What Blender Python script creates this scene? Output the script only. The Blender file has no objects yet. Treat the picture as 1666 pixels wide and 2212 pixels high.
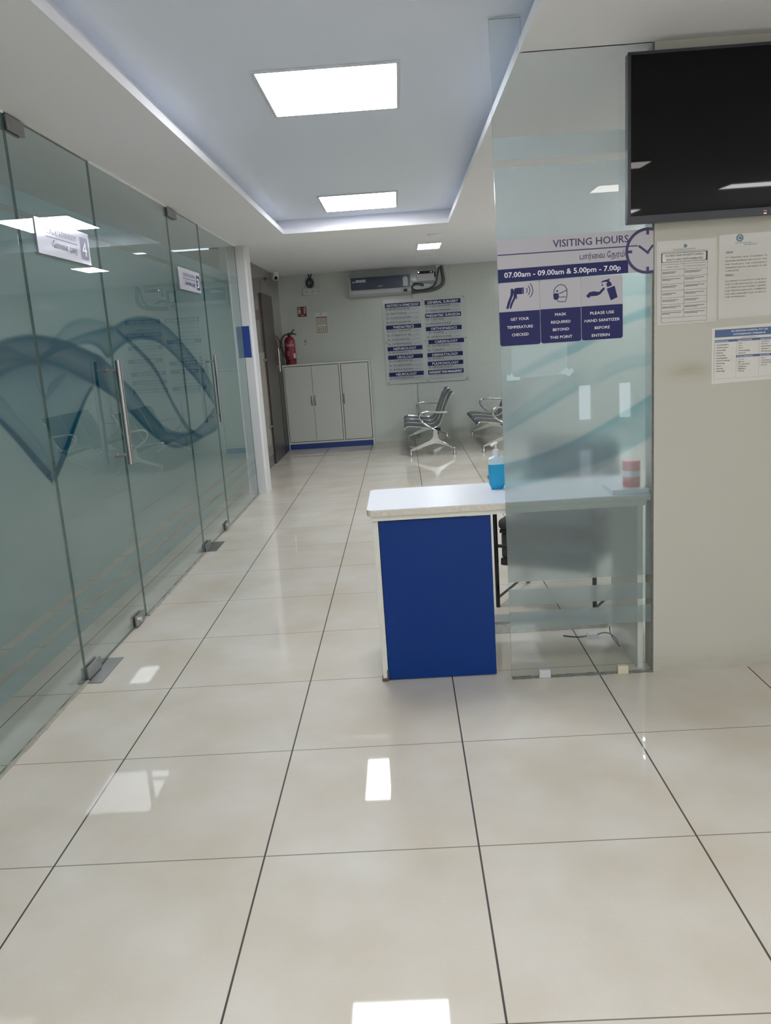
import bpy, bmesh, math, random
import numpy as np
from mathutils import Vector, Matrix

C = bpy.context.scene.collection
random.seed(4)
rng = np.random.default_rng(4)

# ------------------------------------------------------------------ camera
CAM = (1.0636, -1.4168, 1.3861)
R = np.array([[0.99773803, 0.01664599, -0.06512864],
              [-0.06030983, -0.2062672, -0.97663533],
              [-0.02969096, 0.9783541, -0.20479672]])
FPX, IW, IH = 1749.37, 1666, 2212
cd = bpy.data.cameras.new('camera')
cam = bpy.data.objects.new('camera', cd); C.objects.link(cam)
cd.sensor_fit = 'VERTICAL'; cd.sensor_height = 24.0; cd.lens = FPX / IH * 24.0
cd.clip_start = 0.02; cd.clip_end = 100
m = Matrix.Identity(4)
for i in range(3):
    m[i][0] = R[0][i]; m[i][1] = -R[1][i]; m[i][2] = -R[2][i]; m[i][3] = CAM[i]
cam.matrix_world = m
bpy.context.scene.camera = cam

# ------------------------------------------------------------------ world, exposure
scn = bpy.context.scene
scn.view_settings.view_transform = 'Standard'
scn.view_settings.look = 'None'
scn.view_settings.exposure = 0.88
scn.view_settings.gamma = 1.0
scn.view_settings.use_curve_mapping = False
w = bpy.data.worlds.new('world'); scn.world = w; w.use_nodes = True
w.node_tree.nodes['Background'].inputs[0].default_value = (0.86, 0.93, 1.0, 1)
w.node_tree.nodes['Background'].inputs[1].default_value = 3.5
scn.cycles.use_denoising = True
scn.cycles.sample_clamp_indirect = 4.0
scn.cycles.max_bounces = 14
scn.cycles.diffuse_bounces = 6
scn.cycles.glossy_bounces = 6
scn.cycles.transmission_bounces = 10
scn.cycles.transparent_max_bounces = 24
scn.cycles.caustics_reflective = False
scn.cycles.caustics_refractive = True
PANEL_LIGHT = 12.0          # brightness of the ceiling panels
FAR_LIGHT = 24.0
ROOM_LIGHT = 5.2

# ------------------------------------------------------------------ pixel helpers (points on real planes)
CP = np.array(CAM)
def _ray(x, y): return R.T @ np.array([(x - IW / 2) / FPX, (y - IH / 2) / FPX, 1.0])
def on_x(x, y, X): d = _ray(x, y); return CP + d * (X - CP[0]) / d[0]
def on_y(x, y, Y): d = _ray(x, y); return CP + d * (Y - CP[1]) / d[1]
def on_z(x, y, Z): d = _ray(x, y); return CP + d * (Z - CP[2]) / d[2]

# ------------------------------------------------------------------ object helpers
def tag(o, label=None, cat=None, group=None, kind=None):
    if label: o['label'] = label
    if cat: o['category'] = cat
    if group: o['group'] = group
    if kind: o['kind'] = kind
    return o
def thing(name, label, cat, loc=(0, 0, 0), group=None):
    o = bpy.data.objects.new(name, None); C.objects.link(o); o.location = loc
    o.empty_display_size = 0.1
    return tag(o, label, cat, group)
def obj(name, bm, mat, parent=None, smooth=False):
    me = bpy.data.meshes.new(name)
    bmesh.ops.recalc_face_normals(bm, faces=bm.faces)
    bm.to_mesh(me); bm.free()
    for mm in (mat if isinstance(mat, (list, tuple)) else [mat]): me.materials.append(mm)
    if smooth:
        for p in me.polygons: p.use_smooth = True
        try: me.set_sharp_from_angle(angle=math.radians(40))
        except Exception: pass
    o = bpy.data.objects.new(name, me); C.objects.link(o)
    if parent:
        o.parent = parent
        root = parent; off = Vector((0, 0, 0))
        while root: off += Vector(root.location); root = root.parent
        o.location = -off
        # keep mesh coordinates in world space, shifted so the local frame follows the parent
        me.transform(Matrix.Translation(o.location)); o.location = (0, 0, 0)
    return o
def struct(name, bm, mat, smooth=False):
    o = obj(name, bm, mat, None, smooth); o['kind'] = 'structure'; return o
def B(): return bmesh.new()
def box(bm, x0, x1, y0, y1, z0, z1, bev=0.0, seg=2, mi=0):
    t = bmesh.new()
    bmesh.ops.create_cube(t, size=1.0)
    for v in t.verts:
        v.co = Vector(((x0 + x1) / 2 + v.co.x * (x1 - x0), (y0 + y1) / 2 + v.co.y * (y1 - y0), (z0 + z1) / 2 + v.co.z * (z1 - z0)))
    if bev > 0:
        bmesh.ops.bevel(t, geom=t.edges[:], offset=bev, segments=seg, affect='EDGES', profile=0.5)
    for f in t.faces: f.material_index = mi
    join(bm, t)
def join(bm, t):
    vm = {}
    for v in t.verts: vm[v] = bm.verts.new(v.co)
    for f in t.faces:
        try:
            nf = bm.faces.new([vm[v] for v in f.verts]); nf.material_index = f.material_index; nf.smooth = f.smooth
        except ValueError: pass
    t.free()
def catmull(pts, n=8):
    P = [np.array(p, float) for p in pts]
    if len(P) < 3: return P
    out = []
    for i in range(len(P) - 1):
        p0 = P[max(i - 1, 0)]; p1 = P[i]; p2 = P[i + 1]; p3 = P[min(i + 2, len(P) - 1)]
        for k in range(n):
            t = k / n
            out.append(0.5 * ((2 * p1) + (-p0 + p2) * t + (2 * p0 - 5 * p1 + 4 * p2 - p3) * t * t + (-p0 + 3 * p1 - 3 * p2 + p3) * t ** 3))
    out.append(P[-1]); return out
def tube(bm, pts, r, n=10, cap=True, smooth_path=0, mi=0):
    if smooth_path: pts = catmull(pts, smooth_path)
    P = [Vector(p) for p in pts]
    rs = r if isinstance(r, (list, tuple)) else [r] * len(P)
    if len(rs) != len(P):
        rs = list(np.interp(np.linspace(0, 1, len(P)), np.linspace(0, 1, len(rs)), rs))
    T = [(P[min(i + 1, len(P) - 1)] - P[max(i - 1, 0)]).normalized() for i in range(len(P))]
    up = Vector((0, 0, 1)) if abs(T[0].z) < 0.9 else Vector((1, 0, 0))
    a = T[0].cross(up).normalized(); rings = []
    for i, p in enumerate(P):
        a = (a - T[i] * a.dot(T[i])).normalized(); b = T[i].cross(a)
        rings.append([bm.verts.new(p + (a * math.cos(q) + b * math.sin(q)) * rs[i]) for q in [2 * math.pi * k / n for k in range(n)]])
    for i in range(len(rings) - 1):
        for k in range(n):
            f = bm.faces.new((rings[i][k], rings[i][(k + 1) % n], rings[i + 1][(k + 1) % n], rings[i + 1][k])); f.material_index = mi
    if cap:
        bm.faces.new(rings[0]).material_index = mi; bm.faces.new(rings[-1]).material_index = mi
def lathe(bm, prof, cx, cy, n=24):
    rings = []
    for r, z in prof:
        rings.append([bm.verts.new((cx + r * math.cos(2 * math.pi * k / n), cy + r * math.sin(2 * math.pi * k / n), z)) for k in range(n)])
    for i in range(len(rings) - 1):
        for k in range(n):
            bm.faces.new((rings[i][k], rings[i][(k + 1) % n], rings[i + 1][(k + 1) % n], rings[i + 1][k]))
    bm.faces.new(rings[0]); bm.faces.new(rings[-1])
def prism(bm, poly, fn, d0, d1, mi=0):
    """poly (u,v) extruded between depths d0 and d1 through fn(u,v,d)"""
    a = [bm.verts.new(fn(u, v, d0)) for u, v in poly]; b = [bm.verts.new(fn(u, v, d1)) for u, v in poly]
    n = len(poly)
    bm.faces.new(a).material_index = mi; bm.faces.new(b).material_index = mi
    for i in range(n):
        bm.faces.new((a[i], a[(i + 1) % n], b[(i + 1) % n], b[i])).material_index = mi
def rrect(u0, u1, v0, v1, r, n=5, corners=(1, 1, 1, 1)):
    out = []
    for (cx, cy, a0, on) in ((u1 - r, v1 - r, 0, corners[1]), (u0 + r, v1 - r, 90, corners[0]), (u0 + r, v0 + r, 180, corners[3]), (u1 - r, v0 + r, 270, corners[2])):
        if on:
            for k in range(n + 1):
                a = math.radians(a0 + 90 * k / n); out.append((cx + r * math.cos(a), cy + r * math.sin(a)))
        else:
            sx = 1 if a0 in (0, 270) else -1; sy = 1 if a0 in (0, 90) else -1
            out.append((cx + r * sx, cy + r * sy))
    return out
def face_y(Y): return lambda u, v, d: (u, Y - d, v)        # a surface facing the viewer at depth Y (u = x, v = z)
def face_x(X): return lambda u, v, d: (X + d, u, v)        # a surface facing +x (u = y, v = z)

# lettering: text turned into flat mesh, fitted into a box
_font_cache = {}
def text_geo(s, bold=0.0, res=2):
    key = (s, bold, res)
    if key in _font_cache: return _font_cache[key]
    cu = bpy.data.curves.new('lettering', 'FONT'); cu.body = s; cu.size = 1.0
    cu.resolution_u = res; cu.fill_mode = 'FRONT'
    o = bpy.data.objects.new('lettering', cu); C.objects.link(o)
    dg = bpy.context.evaluated_depsgraph_get()
    me = bpy.data.meshes.new_from_object(o.evaluated_get(dg))
    V = np.array([v.co[:2] for v in me.vertices]) if len(me.vertices) else np.zeros((0, 2))
    F = [list(p.vertices) for p in me.polygons]
    bpy.data.objects.remove(o); bpy.data.curves.remove(cu); bpy.data.meshes.remove(me)
    _font_cache[key] = (V, F); return V, F
def put_text(bm, fn, s, u, v, h=None, width=None, align='L', bold=0.0, d=0.0015, res=2, slope=0.0, mi=0, cap=0.73):
    """u,v = left/centre/right of the baseline; h = cap height; width squeezes the line to fit"""
    V, F = text_geo(s, 0.0, res)
    if not len(V): return
    x0, x1 = V[:, 0].min(), V[:, 0].max()
    sy = h / cap if h else width / (x1 - x0)
    sx = sy if width is None else width / (x1 - x0)
    W = (x1 - x0) * sx
    ox = {'L': u, 'C': u - W / 2, 'R': u - W}[align]
    for k, (du, dv) in enumerate(((0, 0),) if bold <= 0 else ((-bold, 0), (bold, 0), (0, bold), (0, -bold))):
        vs = [bm.verts.new(fn(ox + (p[0] - x0) * sx + du * sy * 1.2, v + p[1] * sy + dv * sy * .8, d + k * .00006)) for p in V]
        for f in F:
            try: bm.faces.new([vs[i] for i in f]).material_index = mi
            except ValueError: pass
def put_poly(bm, fn, poly, d=0.0015, mi=0):
    try: bm.faces.new([bm.verts.new(fn(u, v, d)) for u, v in poly]).material_index = mi
    except ValueError: pass
def put_rect(bm, fn, u0, u1, v0, v1, d=0.0015, mi=0): put_poly(bm, fn, [(u0, v0), (u1, v0), (u1, v1), (u0, v1)], d, mi)
def put_line(bm, fn, pts, wd, d=0.0015, mi=0):
    P = [np.array(p, float) for p in pts]
    L = []; Rr = []
    for i in range(len(P)):
        t = P[min(i + 1, len(P) - 1)] - P[max(i - 1, 0)]; t = t / (np.linalg.norm(t) + 1e-9); nrm = np.array([-t[1], t[0]])
        L.append(P[i] + nrm * wd / 2); Rr.append(P[i] - nrm * wd / 2)
    for i in range(len(P) - 1):
        put_poly(bm, fn, [tuple(L[i]), tuple(L[i + 1]), tuple(Rr[i + 1]), tuple(Rr[i])], d, mi)
def arc(cu, cv, r, a0, a1, n=24): return [(cu + r * math.cos(math.radians(a0 + (a1 - a0) * k / n)), cv + r * math.sin(math.radians(a0 + (a1 - a0) * k / n))) for k in range(n + 1)]

# ------------------------------------------------------------------ materials
def S(r, g, b):
    f = lambda c: (c / 255 / 12.92) if c / 255 <= 0.04045 else ((c / 255 + 0.055) / 1.055) ** 2.4
    return (f(r), f(g), f(b), 1)
def mat(name, col, rough=0.5, metal=0.0, spec=0.5, coat=0.0, noise=0.0, nscale=8.0, bump=0.0, bscale=200.0, stretch=None):
    m = bpy.data.materials.new(name); m.use_nodes = True
    nt = m.node_tree; b = nt.nodes['Principled BSDF']
    b.inputs['Base Color'].default_value = col; b.inputs['Roughness'].default_value = rough
    b.inputs['Metallic'].default_value = metal; b.inputs['Specular IOR Level'].default_value = spec
    b.inputs['Coat Weight'].default_value = coat; b.inputs['Coat Roughness'].default_value = 0.04
    if noise or bump:
        tc = nt.nodes.new('ShaderNodeTexCoord'); src = tc.outputs['Object']
        if stretch:
            mp = nt.nodes.new('ShaderNodeMapping'); mp.inputs['Scale'].default_value = stretch
            nt.links.new(src, mp.inputs[0]); src = mp.outputs[0]
    if noise:
        n = nt.nodes.new('ShaderNodeTexNoise'); n.inputs['Scale'].default_value = nscale; n.inputs['Detail'].default_value = 5
        nt.links.new(src, n.inputs['Vector'])
        mx = nt.nodes.new('ShaderNodeMix'); mx.data_type = 'RGBA'
        mx.inputs['A'].default_value = tuple(c * (1 - noise) for c in col[:3]) + (1,)
        mx.inputs['B'].default_value = tuple(min(1, c * (1 + noise)) for c in col[:3]) + (1,)
        nt.links.new(n.outputs['Fac'], mx.inputs['Factor']); nt.links.new(mx.outputs['Result'], b.inputs['Base Color'])
    if bump:
        n2 = nt.nodes.new('ShaderNodeTexNoise'); n2.inputs['Scale'].default_value = bscale
        nt.links.new(src, n2.inputs['Vector'])
        bp = nt.nodes.new('ShaderNodeBump'); bp.inputs['Strength'].default_value = bump; bp.inputs['Distance'].default_value = 0.002
        nt.links.new(n2.outputs['Fac'], bp.inputs['Height']); nt.links.new(bp.outputs[0], b.inputs['Normal'])
    return m
def emis(name, col, strength):
    m = bpy.data.materials.new(name); m.use_nodes = True; nt = m.node_tree
    b = nt.nodes['Principled BSDF']; b.inputs['Base Color'].default_value = (0.8, 0.8, 0.8, 1)
    b.inputs['Emission Color'].default_value = col; b.inputs['Emission Strength'].default_value = strength
    return m
def math_node(nt, op, a, b=None):
    n = nt.nodes.new('ShaderNodeMath'); n.operation = op
    for i, v in enumerate((a, b)):
        if v is None: continue
        if isinstance(v, (int, float)): n.inputs[i].default_value = v
        else: nt.links.new(v, n.inputs[i])
    return n.outputs[0]
def grout_mask(nt, coord, period, width, soft, offset=0.0):
    """1 on a joint, 0 on the tile"""
    a = math_node(nt, 'ADD', coord, 1000 * period + period / 2 - offset)
    r = math_node(nt, 'MODULO', a, period)
    dd = math_node(nt, 'ABSOLUTE', math_node(nt, 'SUBTRACT', r, period / 2))
    mr = nt.nodes.new('ShaderNodeMapRange')
    mr.inputs['From Min'].default_value = width / 2 - soft; mr.inputs['From Max'].default_value = width / 2 + soft
    mr.inputs['To Min'].default_value = 1; mr.inputs['To Max'].default_value = 0
    nt.links.new(dd, mr.inputs['Value']); return mr.outputs[0]
def floor_material():
    m = bpy.data.materials.new('polished_floor_tile'); m.use_nodes = True; nt = m.node_tree; b = nt.nodes['Principled BSDF']
    tc = nt.nodes.new('ShaderNodeTexCoord'); sp = nt.nodes.new('ShaderNodeSeparateXYZ'); nt.links.new(tc.outputs['Object'], sp.inputs[0])
    gx = grout_mask(nt, sp.outputs['X'], 0.6, 0.0052, 0.0008)
    gy = grout_mask(nt, sp.outputs['Y'], 0.6, 0.0036, 0.0008)
    n1 = nt.nodes.new('ShaderNodeTexNoise'); n1.inputs['Scale'].default_value = 2.6; n1.inputs['Detail'].default_value = 3
    nt.links.new(tc.outputs['Object'], n1.inputs['Vector'])
    rp = nt.nodes.new('ShaderNodeValToRGB'); rp.color_ramp.elements[0].position = 0.3; rp.color_ramp.elements[1].position = 0.7
    rp.color_ramp.elements[0].color = FLOOR_A; rp.color_ramp.elements[1].color = FLOOR_B
    nt.links.new(n1.outputs['Fac'], rp.inputs[0])
    n2 = nt.nodes.new('ShaderNodeTexNoise'); n2.inputs['Scale'].default_value = 160; n2.inputs['Detail'].default_value = 3
    nt.links.new(tc.outputs['Object'], n2.inputs['Vector'])
    mx0 = nt.nodes.new('ShaderNodeMix'); mx0.data_type = 'RGBA'; mx0.blend_type = 'MULTIPLY'; mx0.inputs['Factor'].default_value = 0.10
    nt.links.new(rp.outputs[0], mx0.inputs['A']); nt.links.new(n2.outputs['Color'], mx0.inputs['B'])
    mx = nt.nodes.new('ShaderNodeMix'); mx.data_type = 'RGBA'; mx.inputs['B'].default_value = S(92, 84, 78)
    nt.links.new(math_node(nt, 'MULTIPLY', gy, 0.88), mx.inputs['Factor']); nt.links.new(mx0.outputs['Result'], mx.inputs['A'])
    mx2 = nt.nodes.new('ShaderNodeMix'); mx2.data_type = 'RGBA'; mx2.inputs['B'].default_value = S(70, 62, 60)
    nt.links.new(gx, mx2.inputs['Factor']); nt.links.new(mx.outputs['Result'], mx2.inputs['A'])
    nt.links.new(mx2.outputs['Result'], b.inputs['Base Color'])
    b.inputs['Roughness'].default_value = 0.55; b.inputs['Specular IOR Level'].default_value = 0.2
    b.inputs['Coat Weight'].default_value = 0.8; b.inputs['Coat Roughness'].default_value = 0.03; b.inputs['Coat IOR'].default_value = 1.45
    return m
def tile_wall_material(name, col, grout, pw, ph, axis, rough=0.12, noise=0.06, gw=0.003, strength=0.5, oz=0.0, veins=0.0):
    m = bpy.data.materials.new(name); m.use_nodes = True; nt = m.node_tree; b = nt.nodes['Principled BSDF']
    tc = nt.nodes.new('ShaderNodeTexCoord'); sp = nt.nodes.new('ShaderNodeSeparateXYZ'); nt.links.new(tc.outputs['Object'], sp.inputs[0])
    g = math_node(nt, 'MAXIMUM', grout_mask(nt, sp.outputs[axis], pw, gw, 0.001), grout_mask(nt, sp.outputs['Z'], ph, gw, 0.001, oz))
    n = nt.nodes.new('ShaderNodeTexNoise'); n.inputs['Scale'].default_value = 5; n.inputs['Detail'].default_value = 8; n.inputs['Roughness'].default_value = 0.65
    nt.links.new(tc.outputs['Object'], n.inputs['Vector'])
    mx = nt.nodes.new('ShaderNodeMix'); mx.data_type = 'RGBA'
    mx.inputs['A'].default_value = tuple(c * (1 - noise) for c in col[:3]) + (1,); mx.inputs['B'].default_value = tuple(min(1, c * (1 + noise)) for c in col[:3]) + (1,)
    nt.links.new(n.outputs['Fac'], mx.inputs['Factor'])
    mg = nt.nodes.new('ShaderNodeMix'); mg.data_type = 'RGBA'; mg.inputs['B'].default_value = grout
    nt.links.new(math_node(nt, 'MULTIPLY', g, strength), mg.inputs['Factor']); nt.links.new(mx.outputs['Result'], mg.inputs['A'])
    nt.links.new(mg.outputs['Result'], b.inputs['Base Color'])
    b.inputs['Roughness'].default_value = rough
    return m
def plaster_material(name, col, stains=False):
    m = bpy.data.materials.new(name); m.use_nodes = True; nt = m.node_tree; b = nt.nodes['Principled BSDF']
    tc = nt.nodes.new('ShaderNodeTexCoord')
    n = nt.nodes.new('ShaderNodeTexNoise'); n.inputs['Scale'].default_value = 3; n.inputs['Detail'].default_value = 6
    nt.links.new(tc.outputs['Object'], n.inputs['Vector'])
    mx = nt.nodes.new('ShaderNodeMix'); mx.data_type = 'RGBA'
    mx.inputs['A'].default_value = tuple(c * 0.96 for c in col[:3]) + (1,); mx.inputs['B'].default_value = col
    nt.links.new(n.outputs['Fac'], mx.inputs['Factor']); out = mx.outputs['Result']
    if stains:
        # a rubbed yellowish smear left by old tape, and grime near the skirting
        sp = nt.nodes.new('ShaderNodeSeparateXYZ'); nt.links.new(tc.outputs['Object'], sp.inputs[0])
        n2 = nt.nodes.new('ShaderNodeTexNoise'); n2.inputs['Scale'].default_value = 22; n2.inputs['Detail'].default_value = 5
        mp = nt.nodes.new('ShaderNodeMapping'); mp.inputs['Scale'].default_value = (0.5, 1, 2.2)
        nt.links.new(tc.outputs['Object'], mp.inputs[0]); nt.links.new(mp.outputs[0], n2.inputs['Vector'])
        ex = math_node(nt, 'DIVIDE', math_node(nt, 'SUBTRACT', sp.outputs['X'], 2.15), 0.085)
        ez = math_node(nt, 'DIVIDE', math_node(nt, 'SUBTRACT', sp.outputs['Z'], 1.205), 0.03)
        q = math_node(nt, 'ADD', math_node(nt, 'MULTIPLY', ex, ex), math_node(nt, 'MULTIPLY', ez, ez))
        g = math_node(nt, 'POWER', 2.718, math_node(nt, 'MULTIPLY', q, -1.0))
        fac = math_node(nt, 'MULTIPLY', math_node(nt, 'MULTIPLY', g, n2.outputs['Fac']), 0.75)
        ms = nt.nodes.new('ShaderNodeMix'); ms.data_type = 'RGBA'; ms.inputs['B'].default_value = S(150, 140, 108)
        nt.links.new(fac, ms.inputs['Factor']); nt.links.new(out, ms.inputs['A']); out = ms.outputs['Result']
        lo = nt.nodes.new('ShaderNodeMapRange'); lo.inputs['From Min'].default_value = 0.0; lo.inputs['From Max'].default_value = 0.12
        lo.inputs['To Min'].default_value = 0.5; lo.inputs['To Max'].default_value = 0.0
        nt.links.new(sp.outputs['Z'], lo.inputs['Value'])
        ml = nt.nodes.new('ShaderNodeMix'); ml.data_type = 'RGBA'; ml.inputs['B'].default_value = S(140, 128, 112)
        nt.links.new(math_node(nt, 'MULTIPLY', lo.outputs[0], n2.outputs['Fac']), ml.inputs['Factor']); nt.links.new(out, ml.inputs['A']); out = ml.outputs['Result']
    nt.links.new(out, b.inputs['Base Color'])
    b.inputs['Roughness'].default_value = 0.6; b.inputs['Specular IOR Level'].default_value = 0.3
    return m
def glass_material(name, tint, ior=1.6):
    m = bpy.data.materials.new(name); m.use_nodes = True; nt = m.node_tree; nt.nodes.clear()
    out = nt.nodes.new('ShaderNodeOutputMaterial'); tr = nt.nodes.new('ShaderNodeBsdfTransparent'); gl = nt.nodes.new('ShaderNodeBsdfGlossy')
    tr.inputs[0].default_value = tint + (1,); gl.inputs['Roughness'].default_value = 0.0; gl.inputs[0].default_value = (0.95, 0.97, 0.97, 1)
    fr = nt.nodes.new('ShaderNodeFresnel'); fr.inputs[0].default_value = ior
    ge = nt.nodes.new('ShaderNodeNewGeometry')
    fac = math_node(nt, 'MULTIPLY', fr.outputs[0], math_node(nt, 'SUBTRACT', 1.0, ge.outputs['Backfacing']))
    mx = nt.nodes.new('ShaderNodeMixShader'); nt.links.new(fac, mx.inputs[0]); nt.links.new(tr.outputs[0], mx.inputs[1]); nt.links.new(gl.outputs[0], mx.inputs[2])
    nt.links.new(mx.outputs[0], out.inputs[0]); return m
def film_material(name, clear, print_col, body, rough, translucency, ior=1.14):
    """frosted vinyl; the printed wave is stored on the film as the 'print' attribute"""
    m = bpy.data.materials.new(name); m.use_nodes = True; nt = m.node_tree; nt.nodes.clear()
    out = nt.nodes.new('ShaderNodeOutputMaterial')
    at = nt.nodes.new('ShaderNodeAttribute'); at.attribute_name = 'print'
    def tint(a, b):
        mx = nt.nodes.new('ShaderNodeMix'); mx.data_type = 'RGBA'; mx.inputs['A'].default_value = a + (1,); mx.inputs['B'].default_value = b + (1,)
        nt.links.new(at.outputs['Fac'], mx.inputs['Factor']); return mx.outputs['Result']
    g = nt.nodes.new('ShaderNodeBsdfGlass'); g.inputs['Roughness'].default_value = rough; g.inputs['IOR'].default_value = ior
    nt.links.new(tint(clear, tuple(math.sqrt(p) for p in print_col)), g.inputs['Color'])
    d = nt.nodes.new('ShaderNodeBsdfDiffuse'); t = nt.nodes.new('ShaderNodeBsdfTranslucent')
    dc = tint(body, tuple(b * p for b, p in zip(body, print_col)))
    nt.links.new(dc, d.inputs[0]); nt.links.new(dc, t.inputs[0])
    dt = nt.nodes.new('ShaderNodeMixShader'); dt.inputs[0].default_value = 0.6; nt.links.new(d.outputs[0], dt.inputs[1]); nt.links.new(t.outputs[0], dt.inputs[2])
    mx = nt.nodes.new('ShaderNodeMixShader'); mx.inputs[0].default_value = translucency
    nt.links.new(g.outputs[0], mx.inputs[1]); nt.links.new(dt.outputs[0], mx.inputs[2])
    nt.links.new(mx.outputs[0], out.inputs[0]); return m

FLOOR_A = S(204, 194, 178); FLOOR_B = S(218, 213, 204)
M = {}
M['floor'] = floor_material()
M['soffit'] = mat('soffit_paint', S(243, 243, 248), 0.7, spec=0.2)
M['recess'] = mat('recess_haze_tint', S(232, 240, 255), 0.7, spec=0.2)  # blue tint carries the haze around the lit panels
M['far_ceiling'] = mat('far_ceiling_paint', S(240, 243, 250), 0.7, spec=0.2)
M['cream_wall'] = plaster_material('cream_wall_paint', S(190, 189, 179), True)
M['room_wall'] = plaster_material('room_wall_paint', S(214, 217, 212))
M['white_wall'] = mat('white_column_paint', S(216, 216, 218), 0.35)
M['tile_wall'] = tile_wall_material('far_wall_tile', S(196, 202, 198), S(150, 156, 154), 0.3, 0.45, 'X', 0.14, 0.03, 0.003, 0.32, 0.10)
M['granite'] = tile_wall_material('brown_granite_tile', S(112, 104, 104), S(70, 64, 62), 0.6, 0.6, 'Y', 0.1, 0.25, 0.004, 0.8, 0.02)
M['pale_granite'] = tile_wall_material('pale_granite_tile', S(150, 140, 132), S(96, 88, 82), 0.6, 0.6, 'Y', 0.12, 0.12, 0.004, 0.7)
M['dark_skirting'] = mat('dark_granite_skirting', S(84, 80, 78), 0.15, noise=0.3, nscale=40)
M['wood_door'] = mat('brown_laminate', S(62, 54, 52), 0.35, noise=0.3, nscale=6, stretch=(1, 6, 0.6))
M['dark'] = mat('dark_jamb', S(40, 38, 42), 0.4)
M['glass'] = glass_material('clear_green_glass', (0.87, 0.91, 0.915), 1.52)
M['glass_right'] = glass_material('screen_glass', (0.93, 0.95, 0.95), 1.5)
M['glass_edge'] = mat('glass_edge_green', S(56, 90, 84), 0.15, spec=0.6)
M['glass_edge_pale'] = mat('glass_edge_pale_green', S(120, 146, 138), 0.2, spec=0.6)
M['film_left'] = film_material('printed_frosted_film', (0.90, 0.95, 0.93), (0.0, 0.24, 0.40), (0.46, 0.56, 0.57), 0.6, 0.6, 1.25)
M['film_right'] = film_material('printed_screen_film', (0.95, 0.963, 0.966), (0.30, 0.62, 0.72), (0.60, 0.72, 0.77), 0.25, 0.24, 1.2)
M['steel'] = mat('brushed_steel', S(165, 165, 166), 0.36, 1.0, bump=0.15, bscale=60, stretch=(1, 1, 0.05))
M['dull_steel'] = mat('dull_steel_plate', S(150, 150, 150), 0.35, 0.85, noise=0.15, nscale=12)
M['chrome'] = mat('chrome', S(225, 226, 228), 0.07, 1.0)
M['bench_metal'] = mat('bench_grey_metal', S(82, 88, 98), 0.35, 0.55, bump=0.3, bscale=350)
M['black'] = mat('black_plastic', S(26, 26, 30), 0.4)
M['black_gloss'] = mat('black_gloss', S(14, 15, 18), 0.12)
M['mesh_fabric'] = mat('black_mesh_fabric', S(62, 62, 66), 0.8, noise=0.5, nscale=300, bump=0.6, bscale=500)
M['white_plastic'] = mat('white_plastic', S(226, 230, 232), 0.3)
M['grey_plastic'] = mat('grey_white_plastic', S(196, 200, 204), 0.4)
M['light_frame'] = mat('panel_frame_white', S(214, 218, 226), 0.5)
M['panel'] = emis('panel_glow', (0.93, 0.96, 1.0, 1), PANEL_LIGHT)
M['far_panel'] = emis('far_panel_glow', (0.93, 0.98, 1.0, 1), FAR_LIGHT)
M['room_panel'] = emis('room_panel_glow', (1.0, 0.98, 0.92, 1), ROOM_LIGHT)
M['back_fill_panel'] = emis('entrance_fill_glow', (0.98, 0.98, 1.0, 1), 16.0)
M['warm_panel'] = emis('entrance_panel_glow', (1.0, 0.95, 0.86, 1), 7.0)
M['blue_laminate'] = mat('blue_laminate', S(4, 50, 122), 0.45, spec=0.25, noise=0.05, nscale=3)
M['plinth_blue'] = mat('plinth_blue', S(34, 62, 124), 0.4)
M['white_laminate'] = mat('white_laminate', S(212, 215, 221), 0.32, noise=0.025, nscale=14, stretch=(0.5, 9, 1))
M['edge_laminate'] = mat('worn_white_edge', S(214, 214, 206), 0.5, noise=0.10, nscale=30)
M['worn_edge'] = mat('chipped_edge', S(206, 200, 188), 0.6, noise=0.25, nscale=70)
M['chip_dark'] = mat('chipped_board_core', S(92, 80, 72), 0.8, noise=0.3, nscale=60)
M['cab_body'] = mat('cabinet_cream', S(206, 208, 202), 0.4)
M['cab_door'] = mat('cabinet_door_laminate', S(196, 200, 194), 0.35)
M['cab_gap'] = mat('cabinet_shadow_gap', S(74, 72, 68), 0.7)
M['silver'] = mat('brushed_silver_sign', S(170, 168, 175), 0.42, 0.3, bump=0.25, bscale=90, stretch=(0.03, 1, 1))
M['sign_white'] = mat('glossy_white_sign', S(206, 206, 218), 0.10, 0.0, spec=0.7, coat=0.6)
M['navy'] = mat('navy_print', S(18, 24, 88), 0.4, spec=0.3)
M['navy_dark'] = mat('navy_ink', S(48, 38, 92), 0.4)
M['grey_navy'] = mat('glare_washed_navy_ink', S(104, 102, 132), 0.35)  # navy print paled to carry the lamp glare on the nearer door sign
M['sign_text'] = mat('white_print', S(236, 234, 240), 0.4)
M['ink'] = mat('black_ink', S(86, 86, 88), 0.6)
M['ink_soft'] = mat('faded_ink', S(128, 127, 126), 0.6)
M['dir_ink'] = mat('directory_ink', S(38, 44, 64), 0.5)
M['dir_ink_soft'] = mat('directory_small_ink', S(112, 118, 128), 0.5)
M['name_plate'] = mat('grey_name_strip', S(176, 182, 186), 0.3, 0.15)
M['acrylic'] = mat('frosted_acrylic', S(190, 197, 195), 0.12, spec=0.6)
M['paper'] = mat('white_paper', S(212, 210, 206), 0.55)
M['sleeve'] = mat('paper_in_sleeve', S(202, 200, 196), 0.16, spec=0.6, coat=0.5)
M['poster_blue'] = mat('poster_blue', S(66, 92, 140), 0.4)
M['teal_ink'] = mat('teal_emblem_ink', S(92, 128, 146), 0.5)
M['purple_ink'] = mat('dark_violet_ink', S(58, 54, 72), 0.5)
M['sticker_blue'] = mat('sticker_blue', S(28, 60, 142), 0.35)
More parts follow.
